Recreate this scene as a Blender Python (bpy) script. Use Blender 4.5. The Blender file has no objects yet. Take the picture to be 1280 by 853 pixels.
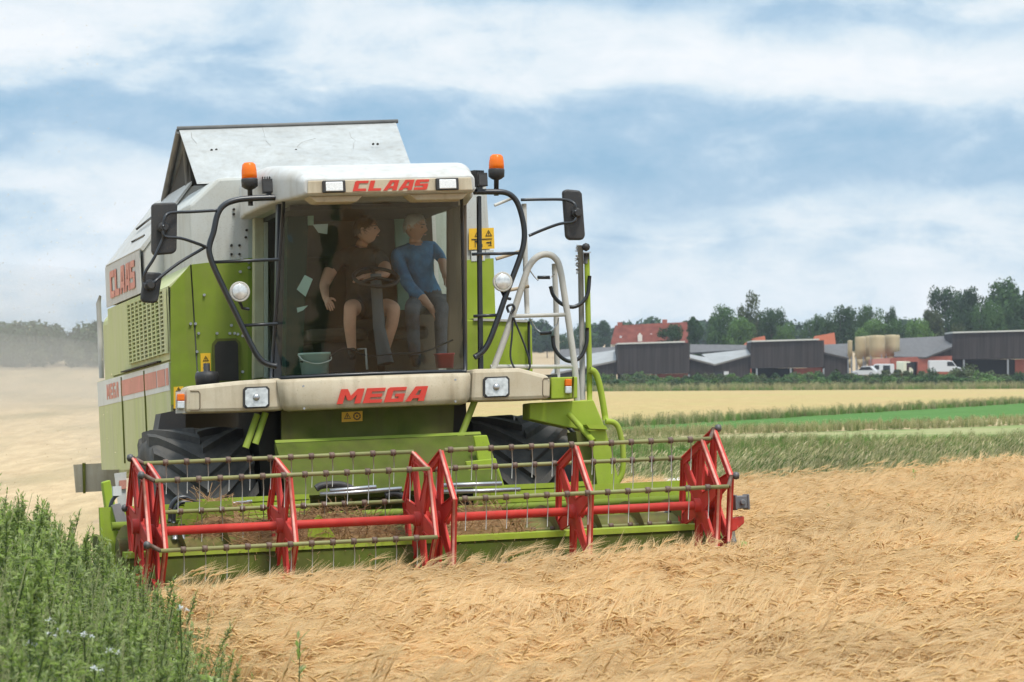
import bpy, bmesh, math, random
from mathutils import Vector, Matrix, noise
R_ = math.radians
random.seed(7)
SC = bpy.context.scene
COL = SC.collection

# ------------------------------------------------------------------ camera, sky, sun, exposure
F_PX, CXP, CYP, HOR = 4200.0, 640.0, 426.5, 490.0       # focal length in photo pixels, photo centre, horizon row
EYE = 1.97
PITCH = math.atan((HOR - CYP) / F_PX)
cam = bpy.data.cameras.new('camera'); camo = bpy.data.objects.new('camera', cam); COL.objects.link(camo)
cam.sensor_width = 36.0; cam.lens = 36.0 * F_PX / 1280.0
cam.clip_start = 0.5; cam.clip_end = 8000
camo.location = (0, 0, EYE); camo.rotation_euler = (math.pi / 2 + PITCH, 0, 0)
cam.dof.use_dof = True; cam.dof.focus_distance = 28.0; cam.dof.aperture_fstop = 9.0
SC.camera = camo

SUN_EL, SUN_AZ = R_(66), R_(150)        # azimuth measured clockwise from +Y (the view direction): behind the camera, to its right
w = bpy.data.worlds.new('World'); SC.world = w; w.use_nodes = True
nt = w.node_tree; nt.nodes.clear(); N = nt.nodes.new; Lk = nt.links.new
out = N('ShaderNodeOutputWorld'); bg = N('ShaderNodeBackground'); bg.inputs['Strength'].default_value = 0.1
sky = N('ShaderNodeTexSky'); sky.sky_type = 'NISHITA'; sky.sun_disc = False
sky.sun_elevation = SUN_EL; sky.sun_rotation = SUN_AZ; sky.altitude = 50; sky.dust_density = 1.5
tc = N('ShaderNodeTexCoord'); sep = N('ShaderNodeSeparateXYZ'); Lk(tc.outputs['Generated'], sep.inputs[0])
def wmath(op, a, b=None, clamp=False):
    m = N('ShaderNodeMath'); m.operation = op; m.use_clamp = clamp
    for i, q in enumerate((a, b)):
        if q is None: continue
        if isinstance(q, (int, float)): m.inputs[i].default_value = q
        else: Lk(q, m.inputs[i])
    return m.outputs[0]
def wnoise(sx, sz, det, rough, off=0.0, dist=0.0):
    cb = N('ShaderNodeCombineXYZ')
    Lk(wmath('MULTIPLY', sep.outputs[0], sx), cb.inputs[0]); Lk(wmath('MULTIPLY', sep.outputs[1], sx * .5), cb.inputs[1])
    Lk(wmath('ADD', wmath('MULTIPLY', sep.outputs[2], sz), off), cb.inputs[2])
    n = N('ShaderNodeTexNoise'); n.inputs['Scale'].default_value = 1.0; n.inputs['Detail'].default_value = det
    n.inputs['Roughness'].default_value = rough; n.inputs['Distortion'].default_value = dist
    Lk(cb.outputs[0], n.inputs['Vector']); return n.outputs['Fac']
n_big = wnoise(9, 30, 2, .5, 3.1); n_mid = wnoise(17, 44, 10, .58, 7.7, .35); n_fine = wnoise(46, 78, 8, .62, 1.3, .25)
# banks of cloud: a band pattern over elevation, its height wandering with the large noise
elw = wmath('ADD', sep.outputs[2], wmath('ADD', wmath('MULTIPLY', wmath('SUBTRACT', n_big, .5), .045), wmath('MULTIPLY', wmath('SUBTRACT', n_mid, .5), .030)))
elw = wmath('ADD', elw, wmath('MULTIPLY', sep.outputs[0], 0.045))
ramp = N('ShaderNodeValToRGB'); Lk(elw, ramp.inputs[0])
cr = ramp.color_ramp; cr.interpolation = 'EASE'
stops = [(0.0, .56), (.018, .66), (.034, .78), (.046, .58), (.052, .70), (.060, .62), (.066, .22), (.078, .26), (.088, .46), (.097, .76), (.110, .82), (.120, .40), (.135, .7), (.2, .6), (.3, .45), (.5, .6), (.75, .5), (1.0, .6)]
while len(cr.elements) < len(stops): cr.elements.new(.5)
for e, (p, v) in zip(cr.elements, stops): e.position = p; e.color = (v, v, v, 1)
fac = wmath('ADD', ramp.outputs[0], wmath('MULTIPLY', wmath('SUBTRACT', n_mid, .5), 1.25))
fac = wmath('ADD', fac, wmath('MULTIPLY', wmath('SUBTRACT', n_fine, .5), .75), True)
cc = N('ShaderNodeValToRGB'); Lk(fac, cc.inputs[0]); ce = cc.color_ramp
cstops = [(0.0, (2.2, 4.0, 5.8)), (.30, (3.4, 4.9, 6.4)), (.52, (5.0, 6.2, 7.2)), (.72, (6.5, 7.2, 7.7)), (1.0, (7.5, 7.8, 8.1))]
while len(ce.elements) < len(cstops): ce.elements.new(.5)
for e, (p, c) in zip(ce.elements, cstops): e.position = p; e.color = (*c, 1)
mx = N('ShaderNodeMix'); mx.data_type = 'RGBA'
Lk(wmath('ADD', wmath('MULTIPLY', fac, .15), .84, True), mx.inputs[0]); Lk(sky.outputs[0], mx.inputs[6]); Lk(cc.outputs[0], mx.inputs[7])
up = N('ShaderNodeMapRange'); up.inputs[1].default_value = .16; up.inputs[2].default_value = .7; up.inputs[3].default_value = 1.0; up.inputs[4].default_value = 1.9; Lk(sep.outputs[2], up.inputs[0])
vs_ = N('ShaderNodeVectorMath'); vs_.operation = 'SCALE'; Lk(mx.outputs[2], vs_.inputs[0]); Lk(up.outputs[0], vs_.inputs['Scale'])   # an overcast sky is brighter overhead
Lk(vs_.outputs[0], bg.inputs['Color']); Lk(bg.outputs[0], out.inputs['Surface'])

sl = bpy.data.lights.new('sun', 'SUN'); slo = bpy.data.objects.new('sun', sl); COL.objects.link(slo)
sl.energy = 2.5; sl.angle = R_(9); sl.color = (1, .95, .87)
sd = Vector((math.sin(SUN_AZ) * math.cos(SUN_EL), math.cos(SUN_AZ) * math.cos(SUN_EL), math.sin(SUN_EL)))
slo.rotation_euler = sd.to_track_quat('Z', 'Y').to_euler()
SC.view_settings.view_transform = 'Standard'; SC.view_settings.look = 'None'
SC.view_settings.exposure = 0.34; SC.view_settings.gamma = 1.0
SC.cycles.max_bounces = 8; SC.cycles.transparent_max_bounces = 24; SC.cycles.volume_bounces = 0; SC.cycles.volume_step_rate = 1.0; SC.cycles.volume_max_steps = 48

# ------------------------------------------------------------------ where things stand
cR = Vector((1, 0, 0)); cF = Vector((0, math.cos(PITCH), math.sin(PITCH))); cU = Vector((0, -math.sin(PITCH), math.cos(PITCH)))
CP = Vector((0, 0, EYE))
def c2w(v): return cR * v[0] - cU * v[1] + cF * v[2]
def ray(px, py): return c2w(((px - CXP) / F_PX, (py - CYP) / F_PX, 1.0))
def W(px, py, d):                       # world point at distance d along +Y
    r = ray(px, py); return CP + r * (d / r.y)
Bc = Vector((-1125, 223.5, F_PX)).normalized(); Tc = Vector((15675, -546.5, F_PX)); Tc = (Tc - Bc * Tc.dot(Bc)).normalized()
BW, TW = c2w(Bc), c2w(Tc); UW = TW.cross(BW).normalized()
OW = CP + c2w(((448 - CXP) / F_PX * 30.4, (760 - CYP) / F_PX * 30.4, 30.4))
MAC = Matrix((( TW.x, BW.x, UW.x, OW.x), (TW.y, BW.y, UW.y, OW.y), (TW.z, BW.z, UW.z, OW.z), (0, 0, 0, 1)))
MACI = MAC.inverted()
cpm = MACI @ CP
def F(px, py, y=None, x=None, z=None):  # machine coordinates (x right, y back, z up) on one plane
    d = MACI.to_3x3() @ ray(px, py)
    t = (y - cpm.y) / d.y if y is not None else ((x - cpm.x) / d.x if x is not None else (z - cpm.z) / d.z)
    return cpm + d * t

def sst(a, b, x):
    t = max(0, min(1, (x - a) / (b - a))); return t * t * (3 - 2 * t)
def lin(tab, y):
    if y <= tab[0][0]: return tab[0][1]
    for (a, u), (b, v) in zip(tab, tab[1:]):
        if y <= b: return u + (v - u) * (y - a) / (b - a)
    return tab[-1][1]
LP = [(0, -.45), (60, -.35), (100, 0), (200, 1.3), (300, 3.4), (420, 6.2), (600, 9), (1500, 25)]
RP = [(0, 0), (50, .42), (60, .62), (80, .70), (110, .66), (180, .95), (350, 1.7), (432, 1.95), (490, 3.6), (560, 4.2), (800, 10), (1500, 26)]
def gz(x, y):
    near = .0457 * (max(-14, min(16, x)) - OW.x) + OW.z
    t = sst(-.11, .0, x / max(y, 20))
    far = lin(LP, y) * (1 - t) + (lin(RP, y) + .006 * max(-20, min(60, x))) * t
    k = sst(40, 75, y)
    return near * (1 - k) + far * k
def G(x, y, dz=0): return Vector((x, y, gz(x, y) + dz))
def GP(px, d, dz=0): return G((px - CXP) / F_PX * d, d, dz)

# ------------------------------------------------------------------ materials
MATS = {}
def mat(name, col, rough=.6, metal=0, var=.0, vscale=6, dust=None, damt=0, dscale=2.5, bump=0, bscale=60, spec=None, coat=0, stretch=None, transl=0):
    if name in MATS: return MATS[name]
    m = bpy.data.materials.new(name); m.use_nodes = True; t = m.node_tree; b = t.nodes['Principled BSDF']
    b.inputs['Roughness'].default_value = rough; b.inputs['Metallic'].default_value = metal
    if spec is not None: b.inputs['Specular IOR Level'].default_value = spec
    if coat: b.inputs['Coat Weight'].default_value = coat; b.inputs['Coat Roughness'].default_value = .15
    n = t.nodes.new; l = t.links.new
    co = n('ShaderNodeTexCoord'); src = co.outputs['Object']
    if stretch:
        mp = n('ShaderNodeMapping'); mp.inputs['Scale'].default_value = stretch; l(src, mp.inputs[0]); src = mp.outputs[0]
    cur = None
    rgb = n('ShaderNodeRGB'); rgb.outputs[0].default_value = (*col, 1); cur = rgb.outputs[0]
    if var:
        tx = n('ShaderNodeTexNoise'); tx.inputs['Scale'].default_value = vscale; tx.inputs['Detail'].default_value = 6; l(src, tx.inputs['Vector'])
        mr = n('ShaderNodeMapRange'); mr.inputs[1].default_value = .3; mr.inputs[2].default_value = .7; mr.inputs[3].default_value = 1 - var; mr.inputs[4].default_value = 1 + var; l(tx.outputs['Fac'], mr.inputs[0])
        hs = n('ShaderNodeHueSaturation'); l(cur, hs.inputs['Color']); l(mr.outputs[0], hs.inputs['Value']); cur = hs.outputs[0]
    if dust:
        tx = n('ShaderNodeTexNoise'); tx.inputs['Scale'].default_value = dscale; tx.inputs['Detail'].default_value = 9; tx.inputs['Roughness'].default_value = .68; l(src, tx.inputs['Vector'])
        mr = n('ShaderNodeMapRange'); mr.inputs[1].default_value = .35; mr.inputs[2].default_value = .72; mr.inputs[3].default_value = damt * .35; mr.inputs[4].default_value = min(1, damt * 1.7); l(tx.outputs['Fac'], mr.inputs[0])
        mxn = n('ShaderNodeMix'); mxn.data_type = 'RGBA'; l(mr.outputs[0], mxn.inputs[0]); l(cur, mxn.inputs[6]); mxn.inputs[7].default_value = (*dust, 1); cur = mxn.outputs[2]
        ms_ = n('ShaderNodeMapping'); ms_.inputs['Scale'].default_value = (7, 7, .55); l(co.outputs['Object'], ms_.inputs[0])
        ts_ = n('ShaderNodeTexNoise'); ts_.inputs['Scale'].default_value = 1.6; ts_.inputs['Detail'].default_value = 6; l(ms_.outputs[0], ts_.inputs['Vector'])
        m3 = n('ShaderNodeMapRange'); m3.inputs[1].default_value = .52; m3.inputs[2].default_value = .78; m3.inputs[3].default_value = 0; m3.inputs[4].default_value = min(.6, damt * 1.5); l(ts_.outputs['Fac'], m3.inputs[0])
        mx3 = n('ShaderNodeMix'); mx3.data_type = 'RGBA'; l(m3.outputs[0], mx3.inputs[0]); l(cur, mx3.inputs[6]); mx3.inputs[7].default_value = tuple(q * .62 for q in dust) + (1,); cur = mx3.outputs[2]
        # small specks of chaff
        vo = n('ShaderNodeTexNoise'); vo.inputs['Scale'].default_value = 130; vo.inputs['Detail'].default_value = 1; l(co.outputs['Object'], vo.inputs['Vector'])
        m2 = n('ShaderNodeMapRange'); m2.inputs[1].default_value = .67; m2.inputs[2].default_value = .72; m2.inputs[3].default_value = 0; m2.inputs[4].default_value = .5; l(vo.outputs['Fac'], m2.inputs[0])
        mx2 = n('ShaderNodeMix'); mx2.data_type = 'RGBA'; l(m2.outputs[0], mx2.inputs[0]); l(cur, mx2.inputs[6]); mx2.inputs[7].default_value = (.16, .11, .06, 1); cur = mx2.outputs[2]
        rr = n('ShaderNodeMapRange'); rr.inputs[3].default_value = rough; rr.inputs[4].default_value = min(1, rough + .35); l(tx.outputs['Fac'], rr.inputs[0]); l(rr.outputs[0], b.inputs['Roughness'])
    l(cur, b.inputs['Base Color'])
    if bump:
        tb = n('ShaderNodeTexNoise'); tb.inputs['Scale'].default_value = bscale; tb.inputs['Detail'].default_value = 4; l(src, tb.inputs['Vector'])
        bp = n('ShaderNodeBump'); bp.inputs['Strength'].default_value = bump; bp.inputs['Distance'].default_value = .02; l(tb.outputs['Fac'], bp.inputs['Height']); l(bp.outputs[0], b.inputs['Normal'])
    if transl:
        tr = n('ShaderNodeBsdfTranslucent'); l(cur, tr.inputs['Color']); ms = n('ShaderNodeMixShader'); ms.inputs[0].default_value = transl
        o = t.nodes['Material Output']; l(b.outputs[0], ms.inputs[1]); l(tr.outputs[0], ms.inputs[2]); l(ms.outputs[0], o.inputs['Surface'])
    MATS[name] = m; return m
def leafmat(name, cols, rough=.55, transl=.3, scale=None, spec=.3):
    """colour varied per loose leaf or straw, by the random number of each mesh island"""
    m = bpy.data.materials.new(name); m.use_nodes = True; t = m.node_tree; b = t.nodes['Principled BSDF']; n = t.nodes.new; l = t.links.new
    b.inputs['Roughness'].default_value = rough; b.inputs['Specular IOR Level'].default_value = spec
    g = n('ShaderNodeNewGeometry'); oi = n('ShaderNodeObjectInfo')
    ad = n('ShaderNodeMath'); ad.operation = 'MULTIPLY_ADD'; ad.inputs[1].default_value = .7; l(g.outputs['Random Per Island'], ad.inputs[0])
    mu = n('ShaderNodeMath'); mu.operation = 'MULTIPLY'; mu.inputs[1].default_value = .3; l(oi.outputs['Random'], mu.inputs[0]); l(mu.outputs[0], ad.inputs[2])
    r = n('ShaderNodeValToRGB'); l(ad.outputs[0], r.inputs[0])
    while len(r.color_ramp.elements) < len(cols): r.color_ramp.elements.new(.5)
    for i, (e, c) in enumerate(zip(r.color_ramp.elements, cols)): e.position = i / (len(cols) - 1); e.color = (*c, 1)
    cur = r.outputs[0]
    if scale:
        tcn = n('ShaderNodeNewGeometry'); tx = n('ShaderNodeTexNoise'); tx.inputs['Scale'].default_value = scale; tx.inputs['Detail'].default_value = 3; l(tcn.outputs['Position'], tx.inputs['Vector'])
        mr = n('ShaderNodeMapRange'); mr.inputs[1].default_value = .3; mr.inputs[2].default_value = .7; mr.inputs[3].default_value = .88 if scale == .56 else .72; mr.inputs[4].default_value = 1.12 if scale == .56 else 1.25; l(tx.outputs['Fac'], mr.inputs[0])
        hs = n('ShaderNodeHueSaturation'); l(cur, hs.inputs['Color']); l(mr.outputs[0], hs.inputs['Value']); cur = hs.outputs[0]
    l(cur, b.inputs['Base Color'])
    if transl:
        tr = n('ShaderNodeBsdfTranslucent'); l(cur, tr.inputs['Color']); ms = n('ShaderNodeMixShader'); ms.inputs[0].default_value = transl
        o = t.nodes['Material Output']; l(b.outputs[0], ms.inputs[1]); l(tr.outputs[0], ms.inputs[2]); l(ms.outputs[0], o.inputs['Surface'])
    MATS[name] = m; return m
def glassmat(name, tint, ior=1.5, rough=0.0, extra=0.0):
    m = bpy.data.materials.new(name); m.use_nodes = True; t = m.node_tree; t.nodes.remove(t.nodes['Principled BSDF']); n = t.nodes.new; l = t.links.new
    tr = n('ShaderNodeBsdfTransparent'); tr.inputs[0].default_value = (*tint, 1)
    gl = n('ShaderNodeBsdfGlossy'); gl.inputs['Roughness'].default_value = rough; gl.inputs[0].default_value = (.95, .95, .95, 1)
    fr = n('ShaderNodeFresnel'); fr.inputs[0].default_value = ior
    tx = n('ShaderNodeTexNoise'); tx.inputs['Scale'].default_value = 3.5; tx.inputs['Detail'].default_value = 2
    bp = n('ShaderNodeBump'); bp.inputs['Strength'].default_value = .5; bp.inputs['Distance'].default_value = .05; l(tx.outputs['Fac'], bp.inputs['Height']); l(bp.outputs[0], gl.inputs['Normal'])
    ad = n('ShaderNodeMath'); ad.operation = 'ADD'; ad.inputs[1].default_value = extra; ad.use_clamp = True; l(fr.outputs[0], ad.inputs[0])
    ms = n('ShaderNodeMixShader'); l(ad.outputs[0], ms.inputs[0]); l(tr.outputs[0], ms.inputs[1]); l(gl.outputs[0], ms.inputs[2])
    l(ms.outputs[0], t.nodes['Material Output'].inputs['Surface']); MATS[name] = m; return m

DUST = (.42, .33, .21)
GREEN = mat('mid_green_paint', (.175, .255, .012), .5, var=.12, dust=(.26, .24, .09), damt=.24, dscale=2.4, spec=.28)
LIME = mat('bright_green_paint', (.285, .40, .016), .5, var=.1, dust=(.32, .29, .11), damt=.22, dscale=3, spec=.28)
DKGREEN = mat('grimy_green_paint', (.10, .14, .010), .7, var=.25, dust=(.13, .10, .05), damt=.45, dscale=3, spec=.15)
PALE = mat('dusty_pale_green_paint', (.40, .45, .15), .6, var=.05, vscale=3, dust=(.52, .50, .34), damt=.55, dscale=1.6, stretch=(1, 1, .35))
GREYW = mat('grey_white_paint', (.50, .52, .50), .45, var=.05, dust=(.34, .30, .22), damt=.30, dscale=3)
WHITE = mat('dusty_white_paint', (.50, .51, .505), .5, var=.04, dust=(.42, .36, .27), damt=.30, dscale=4)
LIDM = mat('galvanised_cover_sheet', (.42, .43, .42), .5, .25, var=.12, vscale=3, dust=(.30, .27, .22), damt=.22, dscale=13)
BEIGE = mat('beige_plastic', (.56, .49, .36), .42, var=.04, dust=(.38, .28, .16), damt=.34, dscale=4)
RED = mat('red_paint', (.53, .020, .014), .45, var=.18, dust=(.34, .13, .08), damt=.16, dscale=6, spec=.35)
REDW = mat('highlit_worn_red_edge', (.62, .26, .20), .5, var=.3, vscale=14)  # worn edge, with a highlight on the front rims put into its colour
REDL = mat('red_lettering', (.58, .04, .02), .5, var=.04)
REDF = mat('sun_faded_red_decal', (.60, .24, .19), .6, var=.08, dust=DUST, damt=.15)
WHITED = mat('pale_grey_decal', (.60, .62, .60), .55, var=.04, dust=DUST, damt=.12)
BLACK = mat('black_plastic', (.018, .018, .02), .42, var=.15, dust=(.12, .1, .07), damt=.1)
BLACKM = mat('black_painted_steel', (.014, .015, .017), .35, spec=.6)
RUBBER = mat('tyre_rubber', (.032, .032, .034), .8, var=.15, dust=(.16, .145, .12), damt=.34, dscale=5)
CASTB = mat('dark_cast_bearing', (.10, .095, .09), .5, .4, var=.2)
STEEL = mat('worn_steel', (.45, .45, .45), .35, .8, var=.1, bump=.1)
GREYP = mat('grey_painted_tube', (.47, .46, .42), .45, var=.05, dust=DUST, damt=.12)
TUBEG = mat('olive_green_tube_paint', (.20, .225, .065), .45, var=.15, dust=(.28, .20, .11), damt=.35, dscale=8)
CLAMP = mat('brown_clamp', (.12, .07, .045), .55, var=.2)
TINE = mat('spring_steel_tine', (.34, .32, .28), .4, .6)
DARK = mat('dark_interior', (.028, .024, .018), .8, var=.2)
CABIN = mat('brown_cab_lining', (.085, .068, .045), .85, var=.15)
LENSO = mat('amber_lens', (.95, .26, .01), .2, spec=.6, transl=.45)
LENSC = mat('clear_lamp_lens', (.62, .62, .60), .12, .35, var=.25, vscale=25, spec=.8)
LEDM = mat('white_diode_lens', (.80, .80, .78), .25, var=.15, vscale=90)
YEL = mat('yellow_sticker', (.78, .46, .02), .5, var=.04)
INK = mat('sticker_ink', (.02, .018, .015), .6)
CANVAS = mat('grey_rubber_flap', (.36, .35, .31), .85, var=.12, dust=(.35, .30, .2), damt=.4)
GLASS = glassmat('windscreen_glass', (.86, .90, .86), 1.42, .0, .012)
SGLASS = glassmat('side_window_glass', (.80, .88, .82), 1.001, .0, .015)

# ------------------------------------------------------------------ mesh building
class MB:
    def __init__(s): s.v = []; s.f = []; s.sm = []; s.mi = []
    def add(s, vs, fs, smooth=False, mi=0):
        o = len(s.v); s.v += [Vector(p) for p in vs]
        for f in fs: s.f.append([i + o for i in f]); s.sm.append(smooth); s.mi.append(mi)
        return s
    def box(s, c, sz, M=None, mi=0):
        c = Vector(c); h = Vector(sz) / 2
        vs = [Vector((a * h.x, b * h.y, d * h.z)) for a in (-1, 1) for b in (-1, 1) for d in (-1, 1)]
        if M is not None: vs = [M @ p for p in vs]
        return s.add([c + p for p in vs], [(0, 1, 3, 2), (4, 6, 7, 5), (0, 4, 5, 1), (2, 3, 7, 6), (0, 2, 6, 4), (1, 5, 7, 3)], mi=mi)
    def mm(s, a, b, mi=0):
        a = Vector(a); b = Vector(b); return s.box((a + b) / 2, [abs(q) for q in (b - a)], mi=mi)
    def prism(s, pts, ex, mi=0, smooth=False):
        pts = [Vector(p) for p in pts]; ex = Vector(ex); n = len(pts)
        nrm = Vector((0, 0, 0))
        for i in range(n): nrm += pts[i].cross(pts[(i + 1) % n])
        if nrm.dot(ex) > 0: pts = pts[::-1]
        vs = pts + [p + ex for p in pts]
        s.add(vs, [list(range(n)), list(range(2 * n - 1, n - 1, -1))], mi=mi)
        o = len(s.v) - 2 * n
        for i in range(n):
            j = (i + 1) % n; s.f.append([o + j, o + i, o + n + i, o + n + j]); s.sm.append(smooth); s.mi.append(mi)
        return s
    def poly(s, pts, mi=0): return s.add(pts, [list(range(len(pts)))], mi=mi)
    def tube(s, path, r, n=8, closed=False, mi=0):
        P = [Vector(p) for p in path]; m = len(P); rings = []
        rr = r if isinstance(r, (list, tuple)) else [r] * m
        up = None
        for i in range(m):
            if closed: t = P[(i + 1) % m] - P[i - 1]
            else: t = P[min(i + 1, m - 1)] - P[max(i - 1, 0)]
            if t.length < 1e-9: t = Vector((0, 0, 1))
            t.normalize()
            if up is None: up = Vector((0, 0, 1)) if abs(t.z) < .9 else Vector((1, 0, 0))
            a = up - t * up.dot(t)
            if a.length < 1e-4: a = t.orthogonal()
            a.normalize(); up = a; b = t.cross(a)
            rings.append([P[i] + (a * math.cos(q) + b * math.sin(q)) * rr[i] for q in [2 * math.pi * k / n for k in range(n)]])
        o = len(s.v); s.v += [p for rg in rings for p in rg]
        for i in range(m if closed else m - 1):
            j = (i + 1) % m
            for k in range(n):
                l = (k + 1) % n; s.f.append([o + i * n + k, o + j * n + k, o + j * n + l, o + i * n + l][::-1]); s.sm.append(True); s.mi.append(mi)
        if not closed:
            s.f.append([o + k for k in range(n)]); s.sm.append(False); s.mi.append(mi)
            s.f.append([o + (m - 1) * n + k for k in range(n)][::-1]); s.sm.append(False); s.mi.append(mi)
        return s
    def lathe(s, prof, c, ax='Z', n=24, mi=0, smooth=True, M=None):
        c = Vector(c); vs = []
        for (r, h) in prof:
            for k in range(n):
                q = 2 * math.pi * k / n; a, b = r * math.cos(q), r * math.sin(q)
                p = Vector((a, b, h)) if ax == 'Z' else (Vector((h, a, b)) if ax == 'X' else Vector((b, h, a)))
                vs.append(c + (M @ p if M is not None else p))
        fs = []
        for i in range(len(prof) - 1):
            for k in range(n):
                l = (k + 1) % n; fs.append((i * n + k, i * n + l, (i + 1) * n + l, (i + 1) * n + k))
        s.add(vs, fs, smooth, mi); o = len(s.v) - len(vs)
        if prof[0][0] > 1e-5: s.f.append([o + k for k in range(n)][::-1]); s.sm.append(False); s.mi.append(mi)
        if prof[-1][0] > 1e-5: s.f.append([o + (len(prof) - 1) * n + k for k in range(n)]); s.sm.append(False); s.mi.append(mi)
        return s
    def mesh(s, name, mats):
        me = bpy.data.meshes.new(name); me.from_pydata([tuple(p) for p in s.v], [], s.f)
        for m in (mats if isinstance(mats, (list, tuple)) else [mats]): me.materials.append(m)
        me.polygons.foreach_set('use_smooth', s.sm); me.polygons.foreach_set('material_index', s.mi); me.update()
        return me
    def build(s, name, mats, parent=None, bevel=0, loc=None, label=None):
        o = bpy.data.objects.new(name, s.mesh(name, mats)); COL.objects.link(o)
        if parent: o.parent = parent
        if loc is not None: o.location = loc
        if bevel:
            b = o.modifiers.new('bevel', 'BEVEL'); b.width = bevel; b.segments = 2; b.limit_method = 'ANGLE'; b.angle_limit = R_(35)
        if label: o['label'] = label
        return o
def tag(o, label=None, cat=None, group=None, kind=None):
    if label: o['label'] = label
    if cat: o['category'] = cat
    if group: o['group'] = group
    if kind: o['kind'] = kind
    return o
def empty(name, loc=(0, 0, 0), rz=0, mw=None):
    o = bpy.data.objects.new(name, None); COL.objects.link(o); o.empty_display_size = .2
    if mw is not None: o.matrix_world = mw
    else: o.location = loc; o.rotation_euler = (0, 0, rz)
    return o
KIDS = {}
def kids(o): return [c for c in bpy.data.objects if c.parent == o]
def copy_tree(o, parent=None):
    c = o.copy(); COL.objects.link(c)
    if parent: c.parent = parent
    for ch in kids(o): copy_tree(ch, c)
    return c
def arc(c, r, a0, a1, n=8, pl='xz'):
    c = Vector(c); o = []
    for i in range(n + 1):
        a = R_(a0 + (a1 - a0) * i / n); u, v = r * math.cos(a), r * math.sin(a)
        o.append(c + (Vector((u, 0, v)) if pl == 'xz' else (Vector((u, v, 0)) if pl == 'xy' else Vector((0, u, v)))))
    return o
def smoothpath(pts, k=5):
    P = [Vector(p) for p in pts]; P = [P[0] * 2 - P[1]] + P + [P[-1] * 2 - P[-2]]; o = []
    for i in range(1, len(P) - 2):
        a, b, c, d = P[i - 1:i + 3]
        for j in range(k):
            t = j / k; o.append(.5 * ((2 * b) + (c - a) * t + (2 * a - 5 * b + 4 * c - d) * t * t + (3 * b - a - 3 * c + d) * t ** 3))
    o.append(P[-2]); return o
LET = {'C': [[(0, 0), (1, 0), (.95, .24), (.34, .24), (.34, .76), (.98, .76), (1, 1), (.1, 1), (0, .9)]],
       'L': [[(0, 0), (.95, 0), (.95, .24), (.34, .24), (.34, 1), (0, 1)]],
       'A': [[(0, 0), (.3, 0), (.36, .2), (.68, .2), (.68, .42), (.44, .42), (.56, .78), (.68, .78), (.68, 1), (.34, 1)], [(.68, 0), (1, 0), (1, 1), (.68, 1)]],
       'S': [[(0, 0), (.92, 0), (1, .1), (1, .6), (.34, .6), (.34, .77), (1, .77), (1, 1), (.1, 1), (0, .9), (0, .4), (.67, .4), (.67, .23), (0, .23)]],
       'M': [[(0, 0), (.24, 0), (.24, .6), (.42, .22), (.58, .22), (.75, .6), (.75, 0), (1, 0), (1, 1), (.72, 1), (.5, .52), (.28, 1), (0, 1)]],
       'E': [[(0, 0), (1, 0), (1, .23), (.32, .23), (.32, .39), (.92, .39), (.92, .61), (.32, .61), (.32, .77), (1, .77), (1, 1), (0, 1)]],
       'G': [[(0, 0), (1, 0), (1, .56), (.5, .56), (.5, .36), (.7, .36), (.7, .23), (.32, .23), (.32, .77), (1, .77), (1, 1), (.1, 1), (0, .9)]]}
def lettering(mb, text, org, ux, uz, wl, h, gap, shear, ex):
    org = Vector(org); ux = Vector(ux).normalized(); uz = Vector(uz).normalized(); x = 0
    for ch in text:
        wch = wl * (1.25 if ch == 'M' else 1)
        for pl in LET[ch]: mb.prism([org + ux * (x + a * wch + shear * b * h) + uz * (b * h) for a, b in pl], ex)
        x += wch + gap
    return mb

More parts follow.
